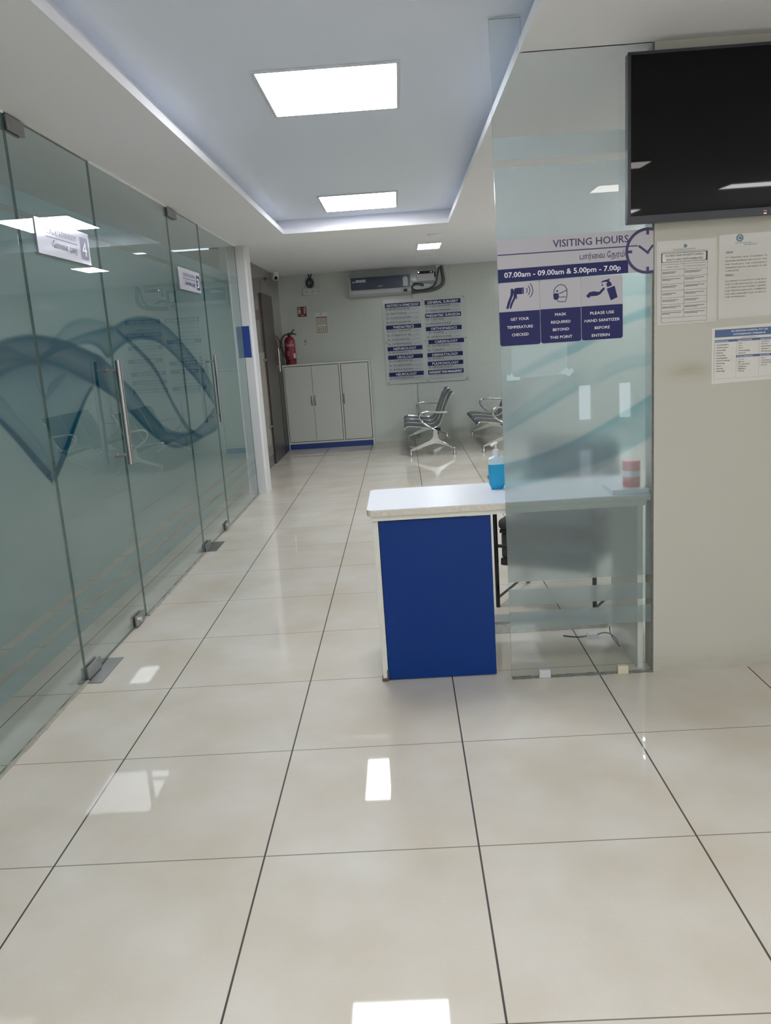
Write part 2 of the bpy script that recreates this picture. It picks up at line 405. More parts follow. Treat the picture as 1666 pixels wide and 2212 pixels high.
M['red_paint'] = mat('extinguisher_red', S(132, 26, 46), 0.3, coat=0.3)
M['red_can'] = mat('red_tin', S(206, 30, 24), 0.35)
M['red_sign'] = mat('brown_red_sign', S(112, 58, 50), 0.4)
M['cal_tan'] = mat('calendar_tan', S(176, 158, 134), 0.6)
M['cal_ink'] = mat('calendar_ink', S(96, 80, 72), 0.6)
M['liquid'] = mat('blue_sanitiser', S(16, 158, 208), 0.25, spec=0.5)
M['bottle'] = mat('milky_bottle', S(196, 216, 224), 0.25, spec=0.5)
M['ac_navy'] = mat('ac_front_navy', S(46, 56, 80), 0.25)
M['ac_body'] = mat('ac_body', S(176, 182, 186), 0.4)
M['ac_dark'] = mat('ac_slot', S(34, 38, 46), 0.5)
M['pipe'] = mat('foam_pipe_wrap', S(96, 98, 96), 0.8, noise=0.2, nscale=30)
M['cable'] = mat('dark_cable', S(58, 62, 72), 0.5)
M['grey_cable'] = mat('grey_conduit', S(150, 154, 152), 0.5)
M['tape'] = mat('clear_tape', S(186, 206, 212), 0.4)
M['thin_sheet'] = (lambda m_: m_)(bpy.data.materials.new('translucent_sheet'))
M['thin_sheet'].use_nodes = True
_nt = M['thin_sheet'].node_tree; _nt.nodes['Principled BSDF'].inputs['Base Color'].default_value = S(206, 226, 230); _nt.nodes['Principled BSDF'].inputs['Alpha'].default_value = 0.30; _nt.nodes['Principled BSDF'].inputs['Roughness'].default_value = 0.4
M['silicone'] = mat('silicone_bead', S(150, 146, 136), 0.6, noise=0.3, nscale=40)
M['grime'] = mat('grimy_sealant', S(104, 106, 100), 0.8, noise=0.5, nscale=60)
M['yellowed'] = mat('yellowed_clip', S(206, 200, 176), 0.5)
M['tv_screen'] = mat('tv_screen', S(6, 7, 9), 0.02, spec=0.2)
M['tv_frame'] = mat('tv_frame', S(40, 43, 54), 0.3)
M['led_red'] = emis('led_red', (1.0, 0.12, 0.10, 1), 1.6)
M['led_pink'] = emis('led_pink', (1.0, 0.25, 0.45, 1), 4.0)
M['grey_top'] = mat('grey_rail_top', S(140, 142, 142), 0.3)
M['marble'] = mat('speckled_rail_front', S(186, 188, 184), 0.35, noise=0.35, nscale=45)
M['stain'] = mat('grey_scuff', S(130, 134, 132), 0.7)
M['curtain'] = mat('blue_drape', S(52, 78, 140), 0.9)

# ================================================================== SETTING
GX = -0.41                 # glass front on the left
PY = 1.705                 # front of the right-hand screen and poster wall
ZC = 2.35                  # soffit
ZU = 2.47                  # recess ceiling
FY = 10.2                  # far wall
bm = B(); box(bm, -3.6, 5.6, -6.0, FY + .1, -0.1, 0.0); struct('floor', bm, M['floor'])
# lowered soffit with the long recess cut out of it
bm = B()
LX0, LX1, LY1 = 0.125, 1.545, 5.87
box(bm, -3.6, LX0, -6.0, 6.43, ZC, ZC + .04); box(bm, LX1, 5.6, -6.0, 6.43, ZC, ZC + .04)
box(bm, LX0, LX1, LY1, 6.43, ZC, ZC + .04); box(bm, LX0, LX1, -6.0, -4.6, ZC, ZC + .04)
box(bm, -3.6, LX0 - .06, -6.0, 6.43, ZC + .04, ZU); box(bm, LX1 + .06, 5.6, -6.0, 6.43, ZC + .04, ZU)
box(bm, LX0 - .06, LX1 + .06, LY1 + .06, 6.43, ZC + .04, ZU)
box(bm, LX0 - .06, LX1 + .06, -6.0, -4.66, ZC + .04, ZU)
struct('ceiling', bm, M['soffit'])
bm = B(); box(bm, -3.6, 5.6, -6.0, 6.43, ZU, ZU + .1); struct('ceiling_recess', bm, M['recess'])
bm = B(); box(bm, -3.6, 5.6, 6.43, FY + .1, 2.375, 2.57); struct('ceiling_far', bm, M['far_ceiling'])
# walls
bm = B(); box(bm, -0.67, 5.6, FY, FY + .1, 0, 2.375); struct('wall_far', bm, M['tile_wall'])
bm = B(); box(bm, -0.70, -0.57, 6.65, FY, 0, 2.375)
struct('wall_left', bm, M['granite'])
bm = B(); box(bm, -0.57, -0.566, 6.65, 8.50, 0.13, 1.36); struct('wall_left_panel', bm, M['pale_granite'])
bm = B(); box(bm, -0.57, -0.562, 6.65, 8.50, 0, 0.13); struct('baseboard_left', bm, M['dark_skirting'])
bm = B(); box(bm, -3.6, -0.57, 6.55, 6.65, 0, ZC); struct('wall_room_far', bm, M['room_wall'])
bm = B(); box(bm, -3.7, -3.6, -6.0, 6.65, 0, ZC); struct('wall_room_left', bm, M['room_wall'])
bm = B(); box(bm, -3.6, -0.415, -1.2, -1.1, 0, ZC); struct('wall_room_near', bm, M['room_wall'])
bm = B(); box(bm, 2.018, 5.6, PY, PY + .11, 0, ZC); struct('wall_right', bm, M['cream_wall'])
bm = B()  # end wall; its unseen window opening is added to let daylight fill in
for y0, y1, z0, z1 in ((-6.0, -4.6, 0, ZC + .02), (-2.8, FY, 0, ZC + .02), (-4.6, -2.8, 0, 0.8), (-4.6, -2.8, 2.1, ZC + .02)): box(bm, 5.6, 5.7, y0, y1, z0, z1)
struct('wall_right_end', bm, M['cream_wall'])
# entrance wall behind the viewer with two low openings to daylight
bm = B()
for x0, x1, z0, z1 in ((-3.6, 3.39, 0, ZC), (3.56, 3.92, 0, ZC), (4.09, 5.6, 0, ZC), (3.39, 3.56, .66, ZC), (3.92, 4.09, .66, ZC), (3.39, 3.56, 0, .20), (3.92, 4.09, 0, .20)):
    box(bm, x0, x1, -6.1, -6.0, z0, z1)
struct('wall_near', bm, M['cream_wall'])
bm = B(); box(bm, -0.5, -0.41, -6.0, -1.2, 0, ZC); struct('wall_left_near', bm, M['cream_wall'])
# column at the end of the glass
bm = B()
prism(bm, [(-0.57, 6.45), (-0.43, 6.43), (-0.335, 6.43), (-0.318, 6.447), (-0.318, 6.65), (-0.57, 6.65)], lambda u, v, d: (u, v, d), 0, ZC)
struct('wall_column', bm, M['white_wall'])
bm = B(); box(bm, -0.428, -0.421, 6.405, 6.432, 0, ZC); struct('trim_1', bm, M['white_wall'])

# ------------------------------------------------------------------ printed waves
SC = 560 / 1666
def zl(x, y): p = on_x(x * SC, 640 + y * SC, GX - .008); return (p[1], p[2])
def curve(pts, conv): return np.array(sorted([tuple(q) for q in catmull([conv(*p) for p in pts], 10)], key=lambda q: q[0]))
RIB_L = []
def rib(lst, conv, top, bot, base, et, eb, sh=9.0, fl=.06, fr=.06):
    lst.append((curve(top, conv), curve(bot, conv), base, et, eb, sh, fl, fr))
rib(RIB_L, zl, [(-260, 470), (-120, 370), (0, 292), (100, 262), (210, 250), (320, 262), (430, 290), (560, 345), (650, 385), (725, 410)],
    [(-260, 600), (-120, 575), (0, 517), (120, 460), (230, 430), (300, 433), (420, 470), (560, 540), (640, 585), (725, 640)], .50, .25, .25, 9, .05, .12)
rib(RIB_L, zl, [(-260, 280), (-100, 285), (0, 300), (110, 352), (230, 412), (330, 470)], [(-260, 520), (-100, 500), (0, 440), (110, 415), (230, 432), (330, 500)], .25, .3, .1, 9, .05, .1)
rib(RIB_L, zl, [(240, 415), (320, 345), (430, 290), (560, 240), (690, 200), (745, 190), (820, 147), (920, 130), (1010, 150), (1080, 200), (1160, 280), (1250, 390), (1330, 500), (1400, 640)],
    [(240, 440), (320, 380), (430, 330), (560, 300), (640, 330), (700, 395), (760, 340), (830, 290), (920, 274), (1010, 290), (1080, 340), (1170, 430), (1300, 580), (1400, 730)], .34, .22, .32, 10, .1, .1)
rib(RIB_L, zl, [(600, 360), (700, 430), (800, 540), (870, 610), (950, 720), (1050, 830), (1130, 873), (1200, 880), (1250, 865), (1330, 790), (1400, 680)],
    [(600, 560), (700, 620), (840, 745), (930, 840), (1050, 940), (1140, 974), (1240, 945), (1320, 900), (1360, 880), (1400, 855), (1440, 830)], .36, .22, .28, 9, .08, .14)
rib(RIB_L, zl, [(740, 196), (860, 300), (1000, 452), (1130, 700), (1230, 850), (1310, 895)], [(740, 216), (860, 328), (1000, 486), (1130, 738), (1230, 882), (1310, 915)], .45, .05, .05, 9, .05, .05)
rib(RIB_L, zl, [(300, 330), (380, 240), (450, 172), (560, 146), (660, 165), (745, 200)], [(300, 345), (380, 330), (450, 300), (560, 255), (660, 230), (745, 215)], .10, .25, .0, 5, .05, .05)
rib(RIB_L, zl, [(-260, 560), (-100, 690), (0, 778), (130, 905), (250, 1040), (350, 1150)], [(-260, 575), (-100, 712), (0, 812), (130, 955), (250, 1100), (350, 1210)], .70, .1, .1, 6, .05, .01)
rib(RIB_L, zl, [(350, 1150), (420, 975), (490, 790), (560, 630), (610, 560)], [(350, 1215), (420, 1055), (490, 850), (560, 665), (610, 580)], .70, .1, .1, 6, .01, .03)
rib(RIB_L, zl, [(-260, 590), (0, 517), (120, 460), (230, 430), (300, 433), (420, 470), (560, 540), (610, 565)], [(-260, 565), (0, 795), (130, 930), (250, 1070), (350, 1190), (420, 1015), (560, 650), (610, 575)], .16, .25, .20, 5, .05, .03)
rib(RIB_L, zl, [(-260, 600), (0, 640), (120, 780), (250, 930), (330, 1060)], [(-260, 700), (0, 720), (120, 800), (250, 950), (330, 1120)], .12, .2, .0, 5, .05, .05)
rib(RIB_L, zl, [(200, 470), (290, 640), (330, 560), (440, 480)], [(200, 480), (290, 660), (330, 640), (440, 500)], .2, .1, .0, 5, .05, .05)
def zr(x, y): p = on_y(1040 + x * .2401, 820 + y * .2401, PY + .008); return (p[0], p[2])
def zr2(x, y): p = on_y(1040 + x * .2401, 470 + y * .2401, PY + .008); return (p[0], p[2])
RIB_R = []
rib(RIB_R, zr, [(200, 770), (500, 690), (800, 570), (1100, 410), (1320, 275), (1540, 135)], [(200, 985), (500, 920), (900, 800), (1200, 690), (1400, 590), (1540, 512)], .26, .34, .10, 14, .005, .005)
rib(RIB_R, zr, [(200, 360), (400, 215), (600, 80), (800, -40), (1000, -140)], [(200, 480), (500, 310), (700, 190), (850, 100), (1000, 10)], .12, .0, .22, 6, .005, .06)
rib(RIB_R, zr2, [(240, 1440), (600, 1240), (880, 1110), (1280, 900), (1535, 795)], [(240, 1490), (600, 1310), (880, 1190), (1280, 960), (1535, 880)], .38, .0, .12, 5, .02, .005)
rib(RIB_R, zr2, [(900, 1420), (1100, 1330), (1300, 1255), (1535, 1215)], [(900, 1560), (1100, 1460), (1300, 1370), (1535, 1320)], .12, .0, .12, 5, .1, .005)
rib(RIB_R, zr2, [(1200, 530), (1400, 520), (1535, 505)], [(1200, 700), (1400, 690), (1535, 683)], .12, .0, .16, 8, .05, .005)
SOFT = .018
def print_field(U, V, ribs):
    tot = np.zeros_like(U)
    for tp, bt, base, et, eb, sh, fl, fr in ribs:
        u0 = max(tp[0, 0], bt[0, 0]); u1 = min(tp[-1, 0], bt[-1, 0])
        t = np.interp(U, tp[:, 0], tp[:, 1]); b = np.interp(U, bt[:, 0], bt[:, 1])
        h = np.maximum(t - b, 1e-4); s = (V - b) / h
        ins = np.clip((V - b) / SOFT + .5, 0, 1) * np.clip((t - V) / SOFT + .5, 0, 1)
        s = np.clip(s, 0, 1)
        op = base * (.75 + .25 * np.abs(2 * s - 1)) + et * np.exp(-(1 - s) * sh) + eb * np.exp(-s * sh)
        fade = np.clip((U - u0) / max(fl, 1e-3), 0, 1) * np.clip((u1 - U) / max(fr, 1e-3), 0, 1)
        tot = 1 - (1 - tot) * (1 - np.clip(ins * op * fade, 0, .95))
    return np.clip(tot * 1.75, 0, 1)
BANDS = ((0.212, 0.285), (0.311, 0.379), (0.410, 1.974), (2.0, 2.075))
def film(name, u0, u1, fn, ribs, parent, m, bands=BANDS, step=.006, th=.0012):
    """frosted film in strips, each strip a thin sheet with two skins; the main strip carries the print"""
    V = []; F = []; A = []
    for z0, z1 in bands:
        main = z1 - z0 > .5
        nu = max(2, int((u1 - u0) / step) + 1) if main else 2; nv = int((z1 - z0) / step) + 1 if main else 2
        us = np.linspace(u0, u1, nu); vs = np.linspace(z0, z1, nv); U, W = np.meshgrid(us, vs)
        pf = print_field(U, W, ribs) if main else np.zeros_like(U)
        base = len(V)
        for side in (0, th):
            off = len(V)
            for j in range(nv):
                for i in range(nu): V.append(fn(us[i], vs[j], -side)); A.append(pf[j, i])
            for j in range(nv - 1):
                for i in range(nu - 1):
                    q = [off + j * nu + i, off + j * nu + i + 1, off + (j + 1) * nu + i + 1, off + (j + 1) * nu + i]
                    F.append(q if side == 0 else q[::-1])
    me = bpy.data.meshes.new(name); me.from_pydata(V, [], F); me.update()
    at = me.attributes.new('print', 'FLOAT', 'POINT'); at.data.foreach_set('value', np.array(A, dtype=np.float32))
    me.materials.append(m)
    o = bpy.data.objects.new(name, me); C.objects.link(o)
    if parent:
        off = Vector((0, 0, 0)); r = parent
        while r: off += Vector(r.location); r = r.parent
        me.transform(Matrix.Translation(-off)); o.parent = parent
    return o

# ------------------------------------------------------------------ glass front on the left: fixed panes and two doors
def pane_x(name, y0, y1, z0, z1, label=None, cat=None, glass='glass', th=.010):
    bm = B(); box(bm, GX - th, GX, y0, y1, z0, z1)
    bm.normal_update()
    for f in bm.faces:
        f.material_index = 0 if abs(f.normal.x) > .5 else 1
    o = struct(name, bm, [M[glass], M['glass_edge']])
    return o
def patch(parent, y0, y1, z0, z1, name='patch_fitting', th=.013, mt='dull_steel'):
    bm = B(); box(bm, GX, GX + th, y0, y1, z0, z1, .003); box(bm, GX - .010 - th, GX - .010, y0, y1, z0, z1, .003)
    return obj(name, bm, M[mt], parent)
def pull_handle(parent, y, z0, z1):
    o = None
    bm = B(); r = .0145; xo = GX + .062
    tube(bm, [(xo, y, z0), (xo, y, z1)], r, 16)
    xi = GX - .072
    tube(bm, [(xi, y, z0), (xi, y, z1)], r, 16)
    for z in (z0 + .05, z1 - .045):
        tube(bm, [(xi, y, z), (xo, y, z)], .0075, 12)
        tube(bm, [(GX, y, z), (GX + .004, y, z)], .012, 12)
    o = obj('pull_handle', bm, M['steel'], parent, True)
    return o
GAP = .003
fl_l = face_x(GX - .0115)
p1 = pane_x('window_1', 0.3, 1.93 - GAP, 0.004, ZC)
film('frosted_film', 0.3, 1.93 - GAP, fl_l, RIB_L, p1, M['film_left'])
d4 = pane_x('door_1', 1.93, 2.80 - GAP, 0.012, ZC - .004)
film('frosted_film', 1.93, 2.80 - GAP, fl_l, RIB_L, d4, M['film_left'])
patch(d4, 1.935, 2.08, ZC - .062, ZC - .006); patch(d4, 1.925, 2.075, 0.008, 0.062)
lk = patch(d4, 2.60, 2.73, 0.010, 0.062, 'lock_fitting')
bm = B(); tube(bm, [(GX + .012, 2.645, .036), (GX + .022, 2.645, .036)], .012, 16); obj('lock_cylinder', bm, M['chrome'], lk, True)
pull_handle(d4, 2.68, 0.86, 1.385)
p2 = pane_x('window_2', 2.80, 4.16 - GAP, 0.004, ZC)
film('frosted_film', 2.80, 4.16 - GAP, fl_l, RIB_L, p2, M['film_left'])
d3 = pane_x('door_2', 4.16, 5.01 - GAP, 0.012, ZC - .004)
film('frosted_film', 4.16, 5.01 - GAP, fl_l, RIB_L, d3, M['film_left'])
patch(d3, 4.16, 4.36, ZC - .062, ZC - .006); patch(d3, 4.165, 4.31, 0.008, 0.062)
lk = patch(d3, 4.84, 4.97, 0.010, 0.062, 'lock_fitting')
bm = B(); tube(bm, [(GX + .012, 4.885, .036), (GX + .022, 4.885, .036)], .012, 16); obj('lock_cylinder', bm, M['chrome'], lk, True)
pull_handle(d3, 4.86, 0.865, 1.375)
p3 = pane_x('window_3', 5.01, 6.42, 0.004, ZC)
film('frosted_film', 5.01, 6.42, fl_l, [], p3, M['film_left'])
p0 = pane_x('window_4', -1.1, 0.3 - GAP, 0.004, ZC)
film('frosted_film', -1.1, 0.3 - GAP, fl_l, [], p0, M['film_left'])
# sealant along the bottom and the top of the fixed panes
bm = B()
for y0, y1 in ((-1.1, 1.92), (2.80, 4.15), (5.01, 6.41)):
    n = int((y1 - y0) / .04); pts = [(GX + .003 + random.uniform(-.002, .003), y0 + (y1 - y0) * k / n, .001) for k in range(n + 1)]
    tube(bm, pts, [random.uniform(.007, .012) for _ in pts], 6)
struct('trim_2', bm, M['silicone'])
bm = B()
for y0, y1 in ((-1.1, 1.92), (2.80, 4.15), (5.01, 6.41)): box(bm, GX - .001, GX + .006, y0, y1, ZC - .008, ZC)
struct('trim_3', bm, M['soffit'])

# floor springs in front of the door pivots
def floor_plate(y0, y1, label):
    bm = B(); box(bm, GX - .035, GX + .075, y0, y1, 0.0, .005, .0015)
    o = obj('floor_spring_plate', bm, M['dull_steel']); tag(o, label, 'floor plate', 'floor plates under the glass doors'); return o
floor_plate(1.90, 2.19, 'steel floor plate under the hinge of the glass door marked 4')
floor_plate(4.19, 4.47, 'steel floor plate under the hinge of the glass door marked 3')

# room signs on the doors
def room_sign(y0, y1, z0, z1, num, glare_washed, label):
    fn = face_x(GX); t = thing('room_sign', label, 'sign', (GX, (y0 + y1) / 2, (z0 + z1) / 2), 'consultation room signs')
    bm = B(); prism(bm, [(y0, z0), (y1, z0), (y1, z1), (y0, z1)], fn, 0.0005, .004); obj('sign_plate', bm, M['sign_white'], t)
    W = y1 - y0; H = z1 - z0
    bm = B(); put_poly(bm, fn, rrect(y0 + W * .80, y0 + W * .965, z0 + H * .13, z0 + H * .83, .012), .0046)
    obj('number_panel', bm, M['navy_dark'] if not glare_washed else M['grey_navy'], t)
    bm = B(); put_text(bm, fn, num, y0 + W * .882, z0 + H * .25, h=H * .46, width=W * .09, align='C', bold=.012, d=.0052); obj('number', bm, M['sign_text'], t)
    ink = M['grey_navy'] if glare_washed else M['navy_dark']
    bm = B()
    put_text(bm, fn, 'CONSULTATION ROOM', y0 + W * .17, z0 + H * .62, h=H * .19, width=W * .55, d=.0046)
    put_rect(bm, fn, y0 + W * .15, y0 + W * .74, z0 + H * .525, z0 + H * .555, .0046)
    put_text(bm, fn, '\u0b86\u0bc7\u0bb2\u0bbe\u0b9a\u0bc8\u0ba9 \u0b85\u0bc8\u0bb1', y0 + W * .20, z0 + H * .25, h=H * .20, width=W * .52, bold=.01, d=.0046)
    obj('lettering', bm, ink, t)
room_sign(2.07, 2.657, 1.843, 1.988, '4', True, 'white sign numbered 4 on the nearer glass door, lamp glare across it')
room_sign(4.285, 4.882, 1.834, 1.982, '3', False, 'small white sign numbered 3 on the farther glass door')

# blue sticker on the column
bm = B(); prism(bm, [(-0.418, 1.33), (-0.348, 1.325), (-0.348, 1.62), (-0.418, 1.622)], face_y(6.43), .0003, .0015)
tag(obj('wall_sticker', bm, M['sticker_blue']), 'plain blue rectangular sticker on the white column', 'sticker')

# ================================================================== RIGHT GLASS SCREEN
bm = B()
fnp = face_y(PY)
prism(bm, [(1.442, 0.006), (2.014, 0.006), (2.014, ZC), (1.552, ZC), (1.552, 2.463), (1.442, 2.463)], fnp, 0.0, -.010)
bm.normal_update()
for f in bm.faces: f.material_index = 0 if abs(f.normal.y) > .5 else 1
sg = struct('window_5', bm, [M['glass_right'], M['glass_edge_pale']])
fr_fn = face_y(PY + .0115)
film('frosted_film', 1.4435, 2.012, lambda u, v, d: (u, PY + .0115 - d, v), RIB_R, sg, M['film_right'])
bm = B()
n = 40
pts = [(1.445 + .572 * k / n, PY + .002, .002) for k in range(n + 1)]
tube(bm, pts, [random.uniform(.004, .009) for _ in pts], 6)
tube(bm, [(2.015, PY + .003, .0), (2.015, PY + .003, ZC)], .0045, 6)
struct('trim_4', bm, M['grime'])
for x0, x1, mt, lab in ((1.553, 1.600, 'grey_plastic', 'dirty grey clip at the foot of the glass screen, left one'), (1.873, 1.916, 'yellowed', 'yellowish clip at the foot of the glass screen, right one')):
    bm = B(); box(bm, x0, x1, PY - .009, PY + .018, 0, .034, .003)
    tag(obj('glass_clip', bm, M[mt]), lab, 'clip', 'clips holding the glass screen')

# visiting hours sign
fs = face_y(PY)
vt = thing('visiting_hours_sign', 'silver visiting hours sign with clock drawing across the glass screen', 'sign', (1.73, PY, 1.65))
def P(x, y): p = on_y(x, y, PY - .003); return (p[0], p[2])
bm = B(); prism(bm, [(1.442, 1.575), (2.014, 1.577), (2.014, 1.727), (1.442, 1.724)], fs, .0004, .0028); obj('sign_plate', bm, M['silver'], vt)
bm = B(); put_poly(bm, fs, [P(1075.5, 583), P(1357, 561.5), P(1357.5, 589.5), P(1076.5, 612)][::-1], .0032); obj('hours_bar', bm, M['navy'], vt)
bm = B()
put_text(bm, fs, 'VISITING HOURS', P(1195, 533)[0], 1.686, h=.0265, bold=.012, width=P(1358, 520)[0] - P(1195, 533)[0], d=.0032)
put_rect(bm, fs, 1.444, P(1378, 527)[0], 1.6690, 1.6730, .0032)
put_text(bm, fs, '\u0baa\u0bbe\u0bb0\u0bcd\u0bc8\u0bb5 \u0bc7\u0ba8\u0bb0\u0bae\u0bcd', P(1253, 559)[0], 1.6365, h=.020, width=P(1350, 550)[0] - P(1253, 559)[0], bold=.008, d=.0032)
obj('lettering', bm, M['navy_dark'], vt)
bm = B(); put_text(bm, fs, '07.00am - 09.00am & 5.00pm - 7.00p', P(1090, 598)[0], 1.5895, h=.0195, width=P(1341, 578)[0] - P(1090, 598)[0], bold=.014, d=.0038); obj('hours_lettering', bm, M['sign_text'], vt)
bm = B()
cu, cv = P(1399.5, 541.5); rr = .0765
xr = 2.0135
ring = [q for q in arc(cu, cv, rr, 62, 298, 60)]
a_lim = math.degrees(math.acos((xr - cu) / rr))
put_line(bm, fs, arc(cu, cv, rr, a_lim, 360 - a_lim, 60), .0105, .0034)
for a in (90, 180, 270): put_line(bm, fs, [(cu + (rr - .02) * math.cos(math.radians(a)), cv + (rr - .02) * math.sin(math.radians(a))), (cu + (rr - .0045) * math.cos(math.radians(a)), cv + (rr - .0045) * math.sin(math.radians(a)))], .010, .0036)
obj('clock_ring', bm, M['navy_dark'], vt)
bm = B()
put_line(bm, fs, [P(1380, 531), P(1399.5, 545.5)], .008, .0034); put_line(bm, fs, [P(1398.5, 546.5), P(1411, 529)], .008, .0035)
put_poly(bm, fs, arc(P(1399.5, 545)[0], P(1399.5, 545)[1], .006, 0, 360, 16)[:-1], .0037)
obj('clock_hands', bm, M['navy_dark'], vt)

# three notice panels
def notice(u0, u1, v0, v1, split, lines, label, icon, ts=1.0):
    t = thing('notice_panel', label, 'sign', ((u0 + u1) / 2, PY, (v0 + v1) / 2), 'entry notices on the glass screen')
    bm = B(); prism(bm, rrect(u0, u1, v0, v1, .009), fs, .0004, .003); obj('sign_plate', bm, M['silver'], t)
    bm = B(); put_poly(bm, fs, rrect(u0, u1, v0, split, .009, corners=(0, 0, 1, 1)), .0034); obj('lower_field', bm, M['navy'], t)
    bm = B()
    for s, v, wd in lines:
        put_text(bm, fs, s, (u0 + u1) / 2 + (0 if s != 'ENTERIN' else -.006), v, h=.0105, width=wd, align='C', bold=.008, d=.004)
    obj('lettering', bm, M['sign_text'], t)
    bm = B(); icon(bm); obj('pictogram', bm, M['navy'], t)
def Q(x, y): return P(1040 + x * .2401, 470 + y * .2401)
def poly(bm, pts, d=.0034): put_poly(bm, fs, [Q(*p) for p in pts], d)
def icon_gun(bm):
    poly(bm, [(296, 640), (325, 632), (368, 630), (368, 688), (322, 690), (318, 712), (290, 760), (268, 822), (255, 818), (262, 780), (290, 720)])
    poly(bm, [(265, 640), (286, 640), (295, 665), (290, 690), (270, 740), (245, 822), (224, 820), (236, 770), (262, 700)])
    poly(bm, [(370, 628), (382, 628), (382, 688), (370, 686)])
    poly(bm, [(316, 712), (324, 712), (322, 732), (314, 732)])
    for r0 in (28, 52, 78):
        put_line(bm, fs, [Q(385 + r0 * math.cos(math.radians(a)), 655 + r0 * 1.05 * math.sin(math.radians(a))) for a in range(-48, 49, 8)], .0028, .0034)
def icon_mask(bm):
    head = [(650, 680), (660, 640), (690, 610), (715, 601), (750, 612), (770, 645), (772, 690), (765, 730), (757, 755), (740, 757), (700, 757), (688, 752), (685, 742)]
    put_line(bm, fs, [Q(*p) for p in head], .0026, .0034)
    poly(bm, [(647, 690), (662, 680), (690, 683), (700, 706), (690, 738), (660, 742), (650, 725)])
    put_line(bm, fs, [Q(690, 690), Q(770, 653)], .0028, .0034); put_line(bm, fs, [Q(695, 716), Q(762, 714)], .0024, .0034)
    poly(bm, [(682 + 9 * math.cos(a), 662 + 9 * math.sin(a)) for a in [k * math.pi / 5 for k in range(10)]])
def icon_wash(bm):
    poly(bm, [(1128, 640), (1200, 613), (1226, 716), (1165, 745)])
    poly(bm, [(1124, 600), (1138, 575), (1155, 570), (1176, 600), (1172, 612), (1132, 625)])
    poly(bm, [(1078, 582), (1092, 568), (1150, 552), (1160, 545), (1152, 565), (1140, 578), (1095, 580), (1080, 588)])
    poly(bm, [(1086, 592), (1096, 605), (1092, 618), (1083, 614)])
    poly(bm, [(942, 706), (972, 672), (1010, 663), (1060, 668), (1095, 632), (1112, 630), (1108, 648), (1070, 690), (1040, 704), (985, 708), (965, 726)])
notice(1.4425, 1.5935, 1.342, 1.571, 1.4665, [('GET YOUR', 1.4335, .068), ('TEMPERATURE', 1.4045, .096), ('CHECKED', 1.3765, .062)], 'notice about checking temperature, leftmost of the three panels', icon_gun)
notice(1.5955, 1.7455, 1.343, 1.571, 1.4675, [('MASK', 1.4405, .042), ('REQUIRED', 1.413, .072), ('BEYOND', 1.3855, .060), ('THIS POINT', 1.3575, .083)], 'notice requiring a mask, middle of the three panels', icon_mask)
notice(1.7475, 1.9005, 1.344, 1.572, 1.468, [('PLEASE USE', 1.4365, .088), ('HAND SANITIZER', 1.4095, .130), ('BEFORE', 1.3825, .056), ('ENTERIN', 1.3550, .066)], 'notice about hand sanitizer, rightmost of the three panels', icon_wash)
# paper taped to the inner face of the glass
pt = thing('taped_paper', 'blank translucent sheet taped on the glass under the mask notice', 'paper', (1.59, PY + .02, 1.28))
fb = face_y(PY - .0001)
bm = B(); put_poly(bm, fb, [(1.482, 1.218), (1.612, 1.222), (1.69, 1.222), (1.694, 1.36), (1.482, 1.36)], .0001); obj('sheet', bm, M['thin_sheet'], pt)
bm = B()
prism(bm, [(1.461, 1.222), (1.464, 1.236), (1.474, 1.232), (1.481, 1.240), (1.490, 1.226), (1.512, 1.224), (1.514, 1.213), (1.470, 1.211), (1.462, 1.216)], fb, .0008, .0012)
obj('tape', bm, M['tape'], pt)
bm = B(); prism(bm, [(1.66, 1.226), (1.685, 1.222), (1.700, 1.214), (1.706, 1.222), (1.716, 1.230), (1.710, 1.246), (1.698, 1.240), (1.690, 1.250)], fb, .0008, .0012); obj('tape', bm, M['tape'], pt)

# ================================================================== CEILING LIGHTS
def panel_light(x0, x1, y0, y1, z, mt, label, name='ceiling_light', fr=.016, hgt=.009, dep=.0085, group='ceiling panel lights'):
    t = thing(name, label, 'ceiling light', ((x0 + x1) / 2, (y0 + y1) / 2, z), group)
    bm = B()
    box(bm, x0 - fr, x1 + fr, y0 - fr, y0, z - hgt, z, .002); box(bm, x0 - fr, x1 + fr, y1, y1 + fr, z - hgt, z, .002)
    box(bm, x0 - fr, x0, y0, y1, z - hgt, z, .002); box(bm, x1, x1 + fr, y0, y1, z - hgt, z, .002)
    obj('frame', bm, M['light_frame'], t)
    bm = B(); prism(bm, rrect(x0, x1, y0, y1, .012), lambda u, v, d: (u, v, z - d), .002, dep); obj('diffuser', bm, M[mt], t)
    return t
panel_light(0.552, 1.118, 2.088, 2.712, ZU, 'panel', 'large lit ceiling panel nearest the viewer in the recess')
panel_light(0.535, 1.103, 4.905, 5.590, ZU, 'panel', 'lit ceiling panel at the far end of the recess')
panel_light(0.552, 1.118, -0.75, -0.13, ZU, 'panel', 'lit ceiling panel in the recess above the viewer')
panel_light(0.552, 1.118, -3.55, -2.95, ZU, 'panel', 'lit ceiling panel in the recess behind the viewer')
panel_light(1.325, 1.565, 7.50, 8.00, 2.375, 'far_panel', 'small lit ceiling panel in the waiting area', fr=.006, hgt=.009)
panel_light(4.30, 4.60, 9.30, 9.80, 2.375, 'far_panel', 'lit ceiling panel at the right of the waiting area', fr=.006, hgt=.009)
panel_light(3.9, 4.2, 7.40, 7.90, 2.375, 'far_panel', 'unseen ceiling panel added as fill deep at the right of the waiting area', fr=.006, hgt=.009)  # no lamp known here, put in to brighten the far room
panel_light(3.0, 3.5, 5.0, 5.5, ZC, 'far_panel', 'unseen ceiling panel added as fill behind the poster wall', fr=.006, hgt=.009)  # hidden extra source, lifts the brightness of the space beyond
